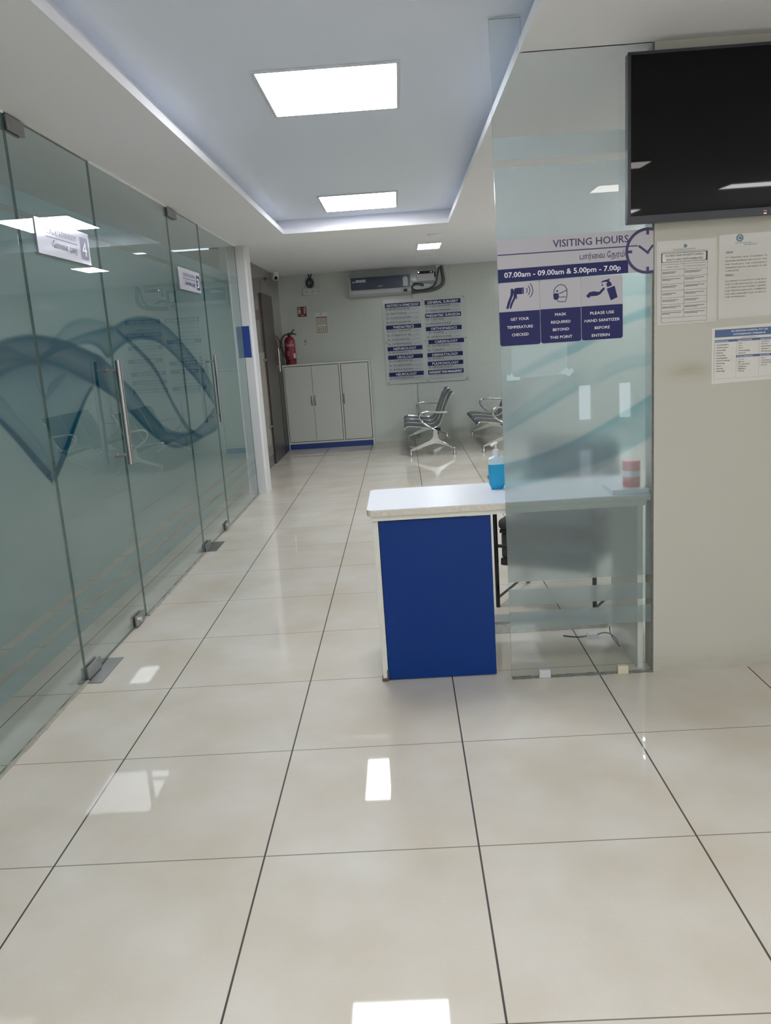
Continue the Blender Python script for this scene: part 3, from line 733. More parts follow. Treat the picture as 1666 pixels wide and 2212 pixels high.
panel_light(2.50, 2.82, -1.40, -1.12, ZC, 'warm_panel', 'lit ceiling panel mirrored in the television', fr=.006, hgt=.009)
for k, (px_, py_) in enumerate(((1.9, -4.6), (3.1, -5.0), (2.0, -5.3), (4.0, -3.06), (.6, -5.3))):  # unseen panels added as ceiling fill, except the thin one mirrored in the television
    panel_light(px_, px_ + .6, py_, py_ + (.3 if px_ == 4.0 else .6), ZC if px_ > 1.5 else ZU, 'back_fill_panel', 'ceiling panel behind the viewer, added as fill except the one mirrored in the television', fr=.006, hgt=.009, group='entrance area ceiling panels')
panel_light(-1.95, -1.45, 4.84, 5.34, ZC, 'room_panel', 'lit ceiling panel inside the room behind the glass', fr=.006, hgt=.009)
panel_light(-2.6, -2.1, 1.4, 1.9, ZC, 'room_panel', 'lit ceiling panel inside the nearer glass-fronted room', fr=.006, hgt=.009)
# blank cover and smoke detector on the far ceiling
bm = B(); box(bm, 1.300, 1.560, 8.87, 9.17, 2.366, 2.375, .003)
tag(obj('blank_ceiling_cover', bm, M['far_ceiling']), 'flat rectangular cover on the ceiling between lamp and air conditioner', 'ceiling cover')
bm = B(); lathe(bm, [(.078, 2.375), (.080, 2.366), (.070, 2.360), (.03, 2.357), (.001, 2.357)], 1.475, 6.83, 32)
tag(obj('ceiling_disc', bm, M['far_ceiling'], None, True), 'flat round white disc on the ceiling before the small lamp', 'ceiling disc')

# ================================================================== RECEPTION DESK
dk = thing('reception_desk', 'white topped reception desk with blue front and white edges', 'desk', (1.4, 1.95, 0))
TZ = .738
def rp(u0, u1, v0, v1, r): return rrect(u0, u1, v0, v1, r, 6, (1, 0, 0, 1))
bm = B(); prism(bm, rp(.893, 2.012, 1.722, 2.185, .028), lambda u, v, d: (u, v, d), TZ - .004, TZ); obj('worktop', bm, M['white_laminate'], dk)
bm = B(); prism(bm, rp(.893, 2.012, 1.722, 2.185, .028), lambda u, v, d: (u, v, d), TZ - .026, TZ - .004); obj('worktop_edge', bm, M['worn_edge'], dk)
bm = B(); box(bm, .908, 2.000, 1.736, 2.170, TZ - .048, TZ - .026, .001); obj('apron', bm, M['edge_laminate'], dk)
bm = B(); box(bm, .912, .934, 1.752, 2.165, .012, TZ - .048, .001); obj('side_panel', bm, M['edge_laminate'], dk)
bm = B(); box(bm, .908, .936, 1.748, 1.80, 0, .014, .003); box(bm, .93, .937, 1.749, 1.753, .014, .05); obj('worn_foot', bm, M['chip_dark'], dk)
bm = B(); box(bm, .936, 1.386, 1.757, 1.775, .004, .684, .001); obj('front_panel', bm, M['blue_laminate'], dk)
bm = B(); box(bm, .936, 1.29, 1.760, 1.775, .684, TZ - .048); obj('gap_strip', bm, M['chip_dark'], dk)
bm = B(); box(bm, 1.29, 1.386, 1.756, 1.776, .684, TZ - .046, .001); obj('filler_strip', bm, M['edge_laminate'], dk)
bm = B(); box(bm, 1.368, 1.386, 1.775, 2.165, .004, TZ - .048, .001); obj('pedestal_side', bm, M['edge_laminate'], dk)
bm = B(); box(bm, .936, 1.368, 2.15, 2.165, .03, TZ - .048, .001); obj('pedestal_back', bm, M['edge_laminate'], dk)
bm = B(); box(bm, 1.966, 1.988, 1.745, 2.165, 0, TZ - .048, .001); obj('leg_panel', bm, M['edge_laminate'], dk)
bm = B(); box(bm, 1.386, 1.966, 2.255 - .02, 2.34, .046, .058, .001); obj('footrest_top', bm, M['grey_top'], dk)
bm = B(); box(bm, 1.386, 1.966, 2.235, 2.255, 0, .046, .001); obj('footrest_front', bm, M['marble'], dk)
# raised white block and red tin at the right end
bm = B(); box(bm, 1.865, 2.010, 1.735, 1.90, TZ, TZ + .020, .003)
tag(obj('raised_block', bm, M['white_laminate']), 'thick white slab at the right end of the reception desk', 'slab')
tn = thing('red_tin', 'red tin with white label band behind the frosted glass', 'tin', (1.958, 1.80, TZ + .020))
bm = B(); lathe(bm, [(.033, TZ + .0205), (.034, TZ + .024), (.034, TZ + .123), (.031, TZ + .126), (.001, TZ + .126)], 1.958, 1.80, 28); obj('tin_body', bm, M['red_can'], tn, True)
bm = B(); lathe(bm, [(.0343, TZ + .062), (.0346, TZ + .064), (.0346, TZ + .084), (.0343, TZ + .086)], 1.958, 1.80, 28); obj('label_band', bm, M['white_plastic'], tn, True)

# sanitiser bottle
bt = thing('sanitiser_bottle', 'pump bottle of blue hand sanitiser on the desk against the glass', 'bottle', (1.447, 2.03, TZ))
bx, by = 1.447, 2.03
def rprofile(hw, hd, z, r=.01): return [(x, y, z) for x, y in rrect(bx - hw, bx + hw, by - hd, by + hd, min(r, hw * .6, hd * .6), 3)]
def loft(bm, rings):
    vs = [[bm.verts.new(p) for p in r] for r in rings]
    for i in range(len(vs) - 1):
        n = len(vs[i])
        for k in range(n): bm.faces.new((vs[i][k], vs[i][(k + 1) % n], vs[i + 1][(k + 1) % n], vs[i + 1][k]))
    bm.faces.new(vs[0]); bm.faces.new(vs[-1])
bm = B(); loft(bm, [rprofile(.0245, .018, TZ + .0005), rprofile(.0265, .020, TZ + .006), rprofile(.0345, .022, TZ + .024), rprofile(.0345, .022, TZ + .108)]); obj('liquid', bm, M['liquid'], bt, True)
bm = B(); loft(bm, [rprofile(.0345, .022, TZ + .108), rprofile(.0345, .022, TZ + .128), rprofile(.032, .021, TZ + .134), rprofile(.016, .016, TZ + .141), rprofile(.015, .015, TZ + .143)]); obj('shoulder', bm, M['bottle'], bt, True)
bm = B(); lathe(bm, [(.0155, TZ + .143), (.0155, TZ + .151), (.0145, TZ + .151), (.0155, TZ + .1525), (.015, TZ + .168), (.012, TZ + .169), (.001, TZ + .169)], bx, by, 24); obj('cap', bm, M['white_plastic'], bt, True)
bm = B(); lathe(bm, [(.0095, TZ + .169), (.009, TZ + .172), (.005, TZ + .174), (.0045, TZ + .19), (.001, TZ + .19)], bx, by, 16)
tube(bm, [(bx - .021, by - .002, TZ + .186), (bx - .012, by, TZ + .191), (bx, by, TZ + .196), (bx + .008, by, TZ + .198)], [.0045, .0055, .006, .004], 10, smooth_path=4); obj('pump', bm, M['white_plastic'], bt, True)

# ------------------------------------------------------------------ chair behind the desk
ch = thing('visitor_chair', 'black mesh armchair pulled up behind the reception desk', 'chair', (1.73, 2.85, 0))
x0, x1, yf, yb = 1.475, 1.985, 2.62, 3.08
for x in (x0, x1):
    bm = B(); tube(bm, [(x, yf, .001), (x, yf, .62), (x, yf + .03, .665), (x, yf + .08, .675)], .011, 12); obj('leg', bm, M['black_gloss'], ch, True)
    bm = B(); tube(bm, [(x - .015 if x == x0 else x + .015, yb, .001), (x, yb - .06, .44), (x, yb - .02, .68)], .011, 12); obj('leg', bm, M['black_gloss'], ch, True)
    bm = B(); box(bm, x - .026, x + .026, yf - .02, yb - .06, .675, .702, .010, 3); obj('armrest', bm, M['black'], ch, True)
bm = B(); tube(bm, [(x0, yf, .33), (x1, yf, .33)], .009, 10); obj('stretcher', bm, M['black_gloss'], ch, True)
bm = B(); tube(bm, [(x0, yf, .05), (x0 - .012, yb - .01, .05)], .007, 8); obj('stretcher', bm, M['black_gloss'], ch, True)
bm = B(); tube(bm, [(x1, yf, .05), (x1 + .012, yb - .01, .05)], .007, 8); obj('stretcher', bm, M['black_gloss'], ch, True)
bm = B(); box(bm, x0 + .02, x1 - .02, yf - .02, yb - .03, .42, .475, .02, 3); obj('seat', bm, M['mesh_fabric'], ch, True)
bm = B(); box(bm, x0 + .03, x1 - .03, yf - .005, yb - .05, .27, .40, .012, 3); obj('seat_base', bm, M['mesh_fabric'], ch, True)
bm = B(); box(bm, x0 + .025, x1 - .025, yf - .01, yb - .045, .23, .27, .008); box(bm, x0 + .025, x1 - .025, yf - .01, yb - .045, .40, .42, .004); obj('seat_frame', bm, M['black'], ch)
bm = B()
bk = [(x0 + .03, yb - .03, .50), (x1 - .03, yb - .03, .50), (x1 - .03, yb + .02, .80), (x0 + .03, yb + .02, .80)]
vs = [bm.verts.new(p) for p in bk] + [bm.verts.new((p[0], p[1] + .02, p[2])) for p in bk]
for q in ((0, 1, 2, 3), (7, 6, 5, 4), (0, 4, 5, 1), (1, 5, 6, 2), (2, 6, 7, 3), (3, 7, 4, 0)): bm.faces.new([vs[i] for i in q])
bmesh.ops.bevel(bm, geom=bm.edges[:], offset=.008, segments=2, affect='EDGES'); obj('backrest', bm, M['mesh_fabric'], ch, True)
bm = B(); tube(bm, [(x0 + .02, yb - .03, .42), (x0 + .02, yb - .02, .52), (x0 + .02, yb + .02, .80), (x0 + .06, yb + .025, .82), (x1 - .06, yb + .025, .82), (x1 - .02, yb + .02, .80), (x1 - .02, yb - .02, .52), (x1 - .02, yb - .03, .42)], .011, 10); obj('back_frame', bm, M['black_gloss'], ch, True)
CH = Matrix.Translation((1.495, 2.62, 0)) @ Matrix.Rotation(math.radians(-30), 4, 'Z') @ Matrix.Translation((-1.475, -2.62, 0))
ch.matrix_world = CH @ Matrix.Translation(ch.location)
# charger with cable on the floor under the desk
ad = thing('power_adapter', 'small grey power adapter with black cable on the floor under the desk', 'adapter', (1.87, 2.12, 0))
bm = B(); box(bm, 1.842, 1.885, 2.10, 2.135, 0, .024, .004); obj('adapter_body', bm, M['grey_plastic'], ad)
bm = B(); tube(bm, [(1.885, 2.117, .012), (1.92, 2.13, .016), (1.945, 2.10, .02), (1.957, 2.06, .012), (1.958, 2.02, .006)], .003, 6, smooth_path=6)
tube(bm, [(1.842, 2.117, .010), (1.80, 2.125, .004), (1.74, 2.15, .004)], .003, 6, smooth_path=5)
tube(bm, [(1.945, 2.115, .05), (1.94, 2.08, .03), (1.95, 2.04, .006), (1.957, 1.99, .004)], .003, 6, smooth_path=6); obj('cable', bm, M['black'], ad, True)

# ================================================================== TELEVISION
tv = thing('television', 'large black television mounted high on the poster wall', 'television', (2.4, PY, 2.02))
TY = PY - .055
tx0, tx1, tz0, tz1 = 1.905, 2.885, 1.742, 2.302
def tp(u, v, d): return (u, TY - d - (v - tz0) * TV_TILT, v)
TV_TILT = 0.020
bm = B(); prism(bm, rrect(tx0, tx1, tz0, tz1, .006, 3), tp, -.03, .0); obj('housing', bm, M['tv_frame'], tv)
bm = B(); put_poly(bm, tp, [(tx0 + .012, tz0 + .026), (tx1 - .012, tz0 + .026), (tx1 - .012, tz1 - .010), (tx0 + .012, tz1 - .010)], .001); obj('screen', bm, M['tv_screen'], tv)
bm = B(); prism(bm, [(tx0, tz0), (tx1, tz0), (tx1, tz0 + .024), (tx0, tz0 + .024)], tp, 0, .004); prism(bm, [(tx0, tz0), (tx0 + .009, tz0), (tx0 + .009, tz1), (tx0, tz1)], tp, 0, .003); prism(bm, [(tx0, tz1 - .009), (tx1, tz1 - .009), (tx1, tz1), (tx0, tz1)], tp, 0, .003); obj('bezel', bm, M['tv_frame'], tv)
bm = B(); put_text(bm, tp, 'vu', 2.385, tz0 + .010, h=.009, d=.0046, bold=.01); obj('logo', bm, M['silver'], tv)
bm = B(); put_rect(bm, tp, 2.386, 2.396, tz0 + .003, tz0 + .006, .0046); obj('standby_light', bm, M['led_red'], tv)
bm = B(); box(bm, 2.2, 2.6, TY + .02, PY, 1.85, 2.15); obj('wall_mount', bm, M['black'], tv)

# ================================================================== POSTERS
EMB = []
def emblem(bm, fn, cu, cv, r, d=.0022):
    put_poly(bm, fn, [(cu + r * (1 if k % 2 else .78) * math.cos(k * math.pi / 8), cv + r * (1 if k % 2 else .78) * math.sin(k * math.pi / 8)) for k in range(16)], d)
    EMB.append((fn, cu, cv, r, d))
p = thing('rights_poster', 'notice in a crinkled sleeve headed patient rights and responsibilities', 'poster', (2.135, PY, 1.53))
bm = B(); prism(bm, [(2.028, 1.381), (2.246, 1.381), (2.243, 1.681), (2.026, 1.681)], fs, .0004, .0018); obj('sheet', bm, M['sleeve'], p)
u0, u1 = 2.043, 2.211
bm = B()
rows_l = [1.606, 1.587, 1.561, 1.539, 1.513, 1.488, 1.468, 1.450, 1.430, 1.408]
def hline(a, b, v, w=.0010): put_rect(bm, fs, a, b, v - w / 2, v + w / 2, .0022)
def vline(u, a, b, w=.0010): put_rect(bm, fs, u - w / 2, u + w / 2, a, b, .0022)
hline(u0, u1, 1.6405); vline(u0, 1.389, 1.6405); vline(u1, 1.389, 1.6405); hline(u0, u1, 1.389); hline(u0, u1, 1.597); hline(u0, u1, 1.406)
um = 2.126
vline(um, 1.406, 1.597)
for v in (1.578, 1.554, 1.527, 1.503, 1.478, 1.454, 1.430): hline(u0, um, v)
for v in (1.577, 1.552, 1.529, 1.503, 1.479, 1.456, 1.433): hline(um, u1, v)
for v in (1.570, 1.5455, 1.520, 1.494, 1.470, 1.446, 1.424):
    for k in range(2):
        hline(u0 + .003, um - random.uniform(.006, .03) - .02 * k, v - .0042 * k, .0018)
        hline(um + .003, u1 - random.uniform(.006, .03) - .02 * k, v - .0042 * k, .0018)
put_text(bm, fs, 'PATIENT RIGHTS', (u0 + um) / 2, 1.585, h=.0042, align='C', d=.0022); put_text(bm, fs, 'PATIENT RESPONSIBILITIES', (um + u1) / 2, 1.585, width=.072, h=.0042, align='C', d=.0022)
put_text(bm, fs, 'SRI SRINIVASA HOSPITAL', 2.127, 1.645, h=.0055, width=.082, align='C', d=.0022)
put_text(bm, fs, "PATIENT AND PATIENT'S FAMILY", 2.128, 1.624, h=.0075, width=.140, align='C', bold=.01, d=.0030)
put_text(bm, fs, 'RIGHTS AND RESPONSIBILITIES', 2.128, 1.610, h=.0075, width=.132, align='C', bold=.01, d=.0030)
obj('lettering', bm, M['ink'], p)
bm = B(); put_rect(bm, fs, u0, u1, 1.6045, 1.6365, .0023); obj('title_band', bm, M['purple_ink'], p)
bm = B(); put_poly(bm, fs, rrect(u0 + .003, u1 - .006, 1.6060, 1.6350, .004), .0026); obj('title_box', bm, M['paper'], p)
bm = B(); emblem(bm, fs, 2.130, 1.659, .0075); obj('emblem', bm, M['teal_ink'], p)

p = thing('mission_poster', 'vision and mission notice with teal emblem on the right wall', 'poster', (2.36, PY, 1.54))
bm = B(); prism(bm, [(2.254, 1.389), (2.468, 1.392), (2.466, 1.690), (2.252, 1.688)], fs, .0004, .0016); obj('sheet', bm, M['sleeve'], p)
bm = B()
put_text(bm, fs, 'VISION:', 2.277, 1.6235, h=.0058, d=.0022, bold=.008); put_rect(bm, fs, 2.277, 2.305, 1.6215, 1.6222, .0022)
for s, v in (('TO  MAINTAIN  HIGH  STANDARDS  IN', 1.6045), ('PROVIDING ADVANCED AND HOLISTIC CARE', 1.5925), ('FOR  FULFILLING  THE  CONSTANTLY', 1.5805), ('CHANGING HEALTH CARE NEEDS OF OUR', 1.5690), ('COMMUNITIES.', 1.5575)):
    put_text(bm, fs, s, 2.277, v, h=.0052, width=.150 if len(s) > 20 else .050, d=.0022)
put_text(bm, fs, 'MISSION:', 2.277, 1.5425, h=.0058, d=.0022, bold=.008); put_rect(bm, fs, 2.277, 2.311, 1.5405, 1.5412, .0022)
for s, v in (('ACCORDING TO OUR MOTTO CURE WITH', 1.5210), ('CARE, TO PROVIDE HOLISTIC, ACCESSIBLE,', 1.5095), ('COST EFFECTIVE AND PATIENT CENTRIC', 1.4980), ('CARE THROUGH DEDICATED, COMMITTED', 1.4865), ('AND WELL QUALIFIED TEAM OF HEALTH', 1.4750), ('CARE PROFESSIONALS.', 1.4640)):
    put_text(bm, fs, s, 2.277, v, h=.0052, width=.150 if len(s) > 20 else .078, d=.0022)
obj('lettering', bm, M['ink'], p)
bm = B(); emblem(bm, fs, 2.327, 1.6735, .015); obj('emblem', bm, M['teal_ink'], p)
bm = B()
put_line(bm, fs, arc(2.327, 1.6735, .0065, 20, 330, 20), .0022, .0026); obj('emblem_centre', bm, M['paper'], p)
bm = B(); put_text(bm, fs, 'Sri Srinivasa', 2.311, 1.6535, h=.0065, width=.058, d=.0022); put_text(bm, fs, 'hospital', 2.344, 1.6470, h=.0065, width=.044, d=.0022); obj('emblem_lettering', bm, M['teal_ink'], p)

p = thing('services_poster', 'landscape scope of services notice with blue heading', 'poster', (2.38, PY, 1.25))
bm = B(); prism(bm, [(2.233, 1.150), (2.535, 1.158), (2.533, 1.366), (2.231, 1.357)], fs, .0004, .0014); obj('sheet', bm, M['paper'], p)
bm = B(); put_rect(bm, fs, 2.243, 2.523, 1.322, 1.350, .0018); put_rect(bm, fs, 2.2435, 2.523, 1.3035, 1.3125, .0018); put_rect(bm, fs, 2.324, 2.523, 1.244, 1.2525, .0018); obj('heading_band', bm, M['poster_blue'], p)
bm = B(); put_text(bm, fs, 'SRI SRINIVASA HOSPITAL PVT LTD', 2.371, 1.3395, h=.0062, width=.135, align='C', bold=.01, d=.0022); put_text(bm, fs, 'KODAMBAKKAM, CHENNAI-26', 2.371, 1.3275, h=.0062, width=.118, align='C', bold=.01, d=.0022)
put_text(bm, fs, 'Medical Services', 2.246, 1.3055, h=.0052, d=.0022, bold=.01); put_text(bm, fs, 'Diagnostic Services', 2.328, 1.3055, h=.0050, d=.0022); put_text(bm, fs, 'Support Services', 2.412, 1.3055, h=.0050, d=.0022); put_text(bm, fs, 'Services Outsourced', 2.327, 1.2460, h=.0050, d=.0022, bold=.01); put_text(bm, fs, 'Services Not', 2.412, 1.2460, h=.0050, d=.0022)
obj('heading_lettering', bm, M['sign_text'], p)
bm = B(); put_text(bm, fs, '- : Scope of Services : -', 2.371, 1.3148, h=.0052, align='C', d=.0022)
for i, s in enumerate(('Internal Medicine', 'General Surgery', 'Gynaecology', 'Pediatrics', 'Orthopedics', 'Anesthesiology', 'Clinical Cardiology', 'Diabetology', 'Dental', 'Oncology', 'Nephrology')):
    put_text(bm, fs, '-  ' + s, 2.2445, 1.2920 - i * .0097, h=.0048, d=.0022, bold=.006)
for i, s in enumerate(('X-ray', 'ECG', 'ECHO', 'Ultrasonography', 'Endoscopy')): put_text(bm, fs, '-  ' + s, 2.326, 1.2945 - i * .0092, h=.0046, d=.0022, bold=.006)
for i, s in enumerate(('CT Scan', 'MRI Scan', 'PFT (Spirometry)', 'Audiometry', 'Ambulance', 'Cath Lab')): put_text(bm, fs, '-  ' + s, 2.326, 1.2340 - i * .0086, h=.0046, d=.0022, bold=.006)
for i, s in enumerate(('Laboratory', 'Pharmacy', 'Dermatology', 'Ambulance', 'Physiotherapy')): put_text(bm, fs, '-  ' + s, 2.411, 1.2960 - i * .0092, h=.0046, d=.0022, bold=.006)
for i, s in enumerate(('Burns', 'Cardiothoracic', 'Ophthalmology', 'Cath Lab')): put_text(bm, fs, '-  ' + s, 2.411, 1.2350 - i * .0088, h=.0046, d=.0022, bold=.006)
obj('lettering', bm, M['ink'], p)
bm = B(); put_rect(bm, fs, 2.2395, 2.2400, 1.164, 1.300, .0018)
for u in (2.2435, 2.3235, 2.408): put_rect(bm, fs, u, u + .0005, 1.168, 1.303, .0018)
put_rect(bm, fs, 2.2435, 2.523, 1.168, 1.1685, .0018); obj('ruled_lines', bm, M['ink_soft'], p)

# ================================================================== FAR WALL
fw = face_y(FY)
def F(x, y, Y=FY): p = on_y(x, y, Y); return (p[0], p[2])
# low cabinet
cb = thing('storage_cabinet', 'low cream cabinet with three doors and blue plinth by the far wall', 'cabinet', (0.03, 10.0, 0))
cx0, cx1, cy, ct = -.560, .640, 9.80, 1.168
bm = B(); box(bm, cx0, cx0 + .018, cy, FY - .005, 0, ct - .022, .001); box(bm, cx1 - .018, cx1, cy, FY - .005, 0, ct - .022, .001)
box(bm, cx0, cx1, cy, FY - .005, ct - .022, ct, .001); box(bm, cx0 + .018, cx1 - .018, cy + .01, FY - .005, .075, .097); box(bm, .216, .236, cy, FY - .01, .09, ct - .022); obj('carcass', bm, M['cab_body'], cb)
bm = B(); box(bm, cx0 + .018, cx1 - .018, cy + .03, FY - .02, .097, ct - .022); obj('dark_interior', bm, M['cab_gap'], cb)
bm = B(); box(bm, cx0 + .018, cx1 - .018, cy + .012, cy + .03, 0, .075); obj('plinth', bm, M['plinth_blue'], cb)
for a, b, hx in ((cx0 + .026, -.164, -.185), (-.160, .208, -.138), (.244, cx1 - .026, .262)):
    bm = B(); box(bm, a, b, cy + .002, cy + .026, .105, ct - .030, .0015); d = obj('door', bm, M['cab_door'], cb)
    bm = B(); tube(bm, [(hx, cy + .002, .600), (hx, cy - .018, .615), (hx, cy - .022, .665), (hx, cy - .018, .715), (hx, cy + .002, .730)], .006, 8, smooth_path=3); obj('handle', bm, M['dull_steel'], d, True)
# fire extinguisher on the cabinet
ex = thing('fire_extinguisher', 'red fire extinguisher with black hose standing on the cabinet', 'fire extinguisher', (-.447, 9.98, ct))
ex_x, ex_y = -.447, 9.98
bm = B(); lathe(bm, [(.070, ct + .0005), (.074, ct + .01), (.074, ct + .30), (.070, ct + .335), (.055, ct + .362), (.025, ct + .378), (.020, ct + .382), (.001, ct + .382)], ex_x, ex_y, 32); obj('cylinder', bm, M['red_paint'], ex, True)
bm = B(); lathe(bm, [(.016, ct + .38), (.020, ct + .385), (.020, ct + .42), (.014, ct + .43), (.001, ct + .43)], ex_x, ex_y, 16); obj('valve', bm, M['black'], ex, True)
bm = B(); tube(bm, [(ex_x - .01, ex_y, ct + .405), (ex_x + .03, ex_y, ct + .425), (ex_x + .075, ex_y, ct + .475)], [.012, .010, .006], 8); obj('lever', bm, M['black'], ex, True)
bm = B(); tube(bm, [(ex_x, ex_y, ct + .412), (ex_x + .06, ex_y, ct + .415), (ex_x + .10, ex_y, ct + .40)], [.011, .008, .006], 8); obj('carry_handle', bm, M['black'], ex, True)
bm = B(); tube(bm, [(ex_x - .015, ex_y - .01, ct + .408), (ex_x - .06, ex_y - .03, ct + .40), (ex_x - .112, ex_y - .04, ct + .33), (ex_x - .115, ex_y - .05, ct + .25), (ex_x - .085, ex_y - .055, ct + .16), (ex_x - .066, ex_y - .06, ct + .09), (ex_x - .055, ex_y - .062, ct + .05)], .0095, 10, smooth_path=6); obj('hose', bm, M['black'], ex, True)
bm = B(); lathe(bm, [(.0755, ct + .055), (.0755, ct + .070)], ex_x, ex_y, 32); obj('hose_band', bm, M['black'], ex, True)
def cyl(u, v, d): a = u / .074 - math.pi / 2; return (ex_x + (.0745 + d) * math.cos(a), ex_y + (.0745 + d) * math.sin(a), v)
bm = B(); put_text(bm, cyl, 'Fime', 0.004, ct + .245, h=.048, width=.128, align='C', d=.0008, bold=.01)
for i in range(9): put_rect(bm, cyl, -.012 + .02 * (i % 2), .045, ct + .215 - i * .015, ct + .219 - i * .015, .0008)
put_rect(bm, cyl, -.032, -.006, ct + .075, ct + .079, .0008)
for i in range(3): put_rect(bm, cyl, -.036 + .012 * i, -.031 + .012 * i, ct + .115, ct + .185, .0008)
obj('lettering', bm, mat('pink_white_print', S(210, 170, 180), .4), ex)
bm = B(); put_rect(bm, cyl, .052, .086, ct + .085, ct + .150, .0012); obj('inspection_tag', bm, M['paper'], ex)
# fire sign
t = thing('fire_point_sign', 'small brown red extinguisher sign on the far wall', 'sign', (-.262, FY, 1.875))
a = F(642, 663); b = F(664, 684)
bm = B(); prism(bm, [(-.333, 1.803), (-.198, 1.803), (-.198, 1.950), (-.333, 1.950)], fw, 0, .003); obj('sign_plate', bm, M['paper'], t)
bm = B(); put_rect(bm, fw, -.328, -.203, 1.808, 1.945, .0035); obj('red_field', bm, M['red_sign'], t)
bm = B()
put_line(bm, fw, [(-.314, 1.850), (-.314, 1.915), (-.302, 1.928), (-.290, 1.915), (-.290, 1.850), (-.314, 1.850)], .006, .004); put_rect(bm, fw, -.306, -.297, 1.862, 1.90, .004); put_rect(bm, fw, -.306, -.296, 1.928, 1.94, .004)
for k in range(4): put_line(bm, fw, catmull([(-.243, 1.848 + k * .022), (-.232, 1.856 + k * .022), (-.215, 1.872 + k * .022)], 4), .007, .004)
put_rect(bm, fw, -.285, -.245, 1.826, 1.832, .004); obj('pictogram', bm, M['sign_text'], t)
# calendar
t = thing('wall_calendar', 'tan sheet calendar hung from a nail on the far wall', 'calendar', (0, FY, 1.68))
bm = B(); prism(bm, [(-.085, 1.555), (.080, 1.555), (.080, 1.845), (-.085, 1.845)], fw, 0, .003); obj('backing', bm, M['tile_wall'] if False else M['paper'], t)
bm = B(); put_rect(bm, fw, -.082, .077, 1.565, 1.795, .0035); obj('border', bm, M['cal_tan'], t)
bm = B(); put_rect(bm, fw, -.066, .062, 1.585, 1.775, .004); obj('page', bm, M['paper'], t)
bm = B()
put_rect(bm, fw, -.070, .066, 1.778, 1.786, .0045)
for r, (v, hh) in enumerate(((1.690, .075), (1.595, .062))):
    for k in range(4):
        u = -.048 + k * .031
        put_line(bm, fw, catmull([(u - .008, v + hh), (u + .008, v + hh * .95), (u + .007, v + hh * .68), (u - .007, v + hh * .5), (u + .008, v + hh * .3), (u + .004, v), (u - .008, v + .004)], 4), .0075, .0045)
obj('print', bm, M['cal_ink'], t)
bm = B(); tube(bm, [(-.002, FY - .002, 1.83), (-.002, FY - .012, 1.832)], .006, 8); obj('nail', bm, M['dark'], t)
# socket board with coiled cable
t = thing('socket_board', 'white socket board near the ceiling with dark cable coiled above', 'socket board', (-.105, FY, 2.14))
bm = B(); box(bm, -.232, .020, FY - .03, FY, 2.092, 2.185, .004); obj('board', bm, M['grey_plastic'], t)
for k in range(3):
    bm = B(); cxk = -.178 + k * .082
    for dx, dz in ((0, .014), (-.010, -.008), (.010, -.008)): tube(bm, [(cxk + dx, FY - .0305, 2.138 + dz), (cxk + dx, FY - .032, 2.138 + dz)], .0055, 8)
    obj('socket', bm, M['dark'], t)
bm = B()
for rr_, dz in ((.055, 0), (.044, -.006), (.034, .004)):
    tube(bm, [(-.122 + rr_ * math.sin(k * 2 * math.pi / 20) * (.92), FY - .02 - .004 * (k % 3), 2.252 + dz + rr_ * 1.15 * math.cos(k * 2 * math.pi / 20)) for k in range(21)], .0085, 8)
tube(bm, [(-.11, FY - .02, 2.20), (-.118, FY - .03, 2.26), (-.112, FY - .02, 2.32), (-.09, FY - .012, 2.374)], .008, 8, smooth_path=5); tube(bm, [(-.13, FY - .02, 2.31), (-.135, FY - .014, 2.374)], .007, 8)
obj('coiled_cable', bm, M['cable'], t, True)
# air conditioner
ac = thing('air_conditioner', 'split air conditioner with navy front panel high on the far wall', 'air conditioner', (.84, FY, 2.16))
ay = 10.0
(al, at_), (ar, _) = F(753, 600, ay), F(887, 593, ay)
ab = F(756, 643, ay)[1]
bm = B()
prof = [(FY, ab + .005), (ay + .035, ab), (ay + .004, ab + .035), (ay, ab + .09), (ay + .002, at_ - .02), (ay + .02, at_), (FY, at_)]
va = [bm.verts.new((al, y, z)) for y, z in prof]; vb = [bm.verts.new((ar, y, z)) for y, z in prof]
bm.faces.new(va); bm.faces.new(vb)
for i in range(len(prof)): bm.faces.new((va[i], va[(i + 1) % len(prof)], vb[(i + 1) % len(prof)], vb[i]))
obj('casing', bm, M['ac_body'], ac)
fa = face_y(ay)
bm = B(); prism(bm, rrect(al + .022, ar - .012, ab + .088, at_ - .010, .006, 3), fa, -.004, .004); obj('front_panel', bm, M['ac_navy'], ac)
bm = B(); prism(bm, [(al + .05, ab + .035), (ar - .14, ab + .035), (ar - .14, ab + .072), (al + .05, ab + .072)], fa, -.012, .0005); obj('louvre', bm, M['grey_plastic'], ac)
bm = B(); put_rect(bm, fa, ar - .105, ar - .055, ab + .030, ab + .068, .003); obj('display', bm, M['ac_dark'], ac)
bm = B(); put_rect(bm, fa, ar - .108, ar - .042, ab + .105, ab + .195, .0050); put_poly(bm, fa, arc(ar - .075, ab + .195, .036, 0, 180, 16), .0048); obj('rating_label', bm, M['grey_plastic'], ac)
bm = B()
for k in range(3): put_rect(bm, fa, al + .095 + k * .046, al + .137 + k * .046, at_ - .075, at_ - .040, .005)
put_rect(bm, fa, al + .045, al + .09, at_ - .075, at_ - .060, .005); put_poly(bm, fa, [(al + .395, ab + .118), (al + .445, ab + .122), (al + .460, ab + .130), (al + .395, ab + .127)], .005); obj('badge', bm, M['ac_body'], ac)
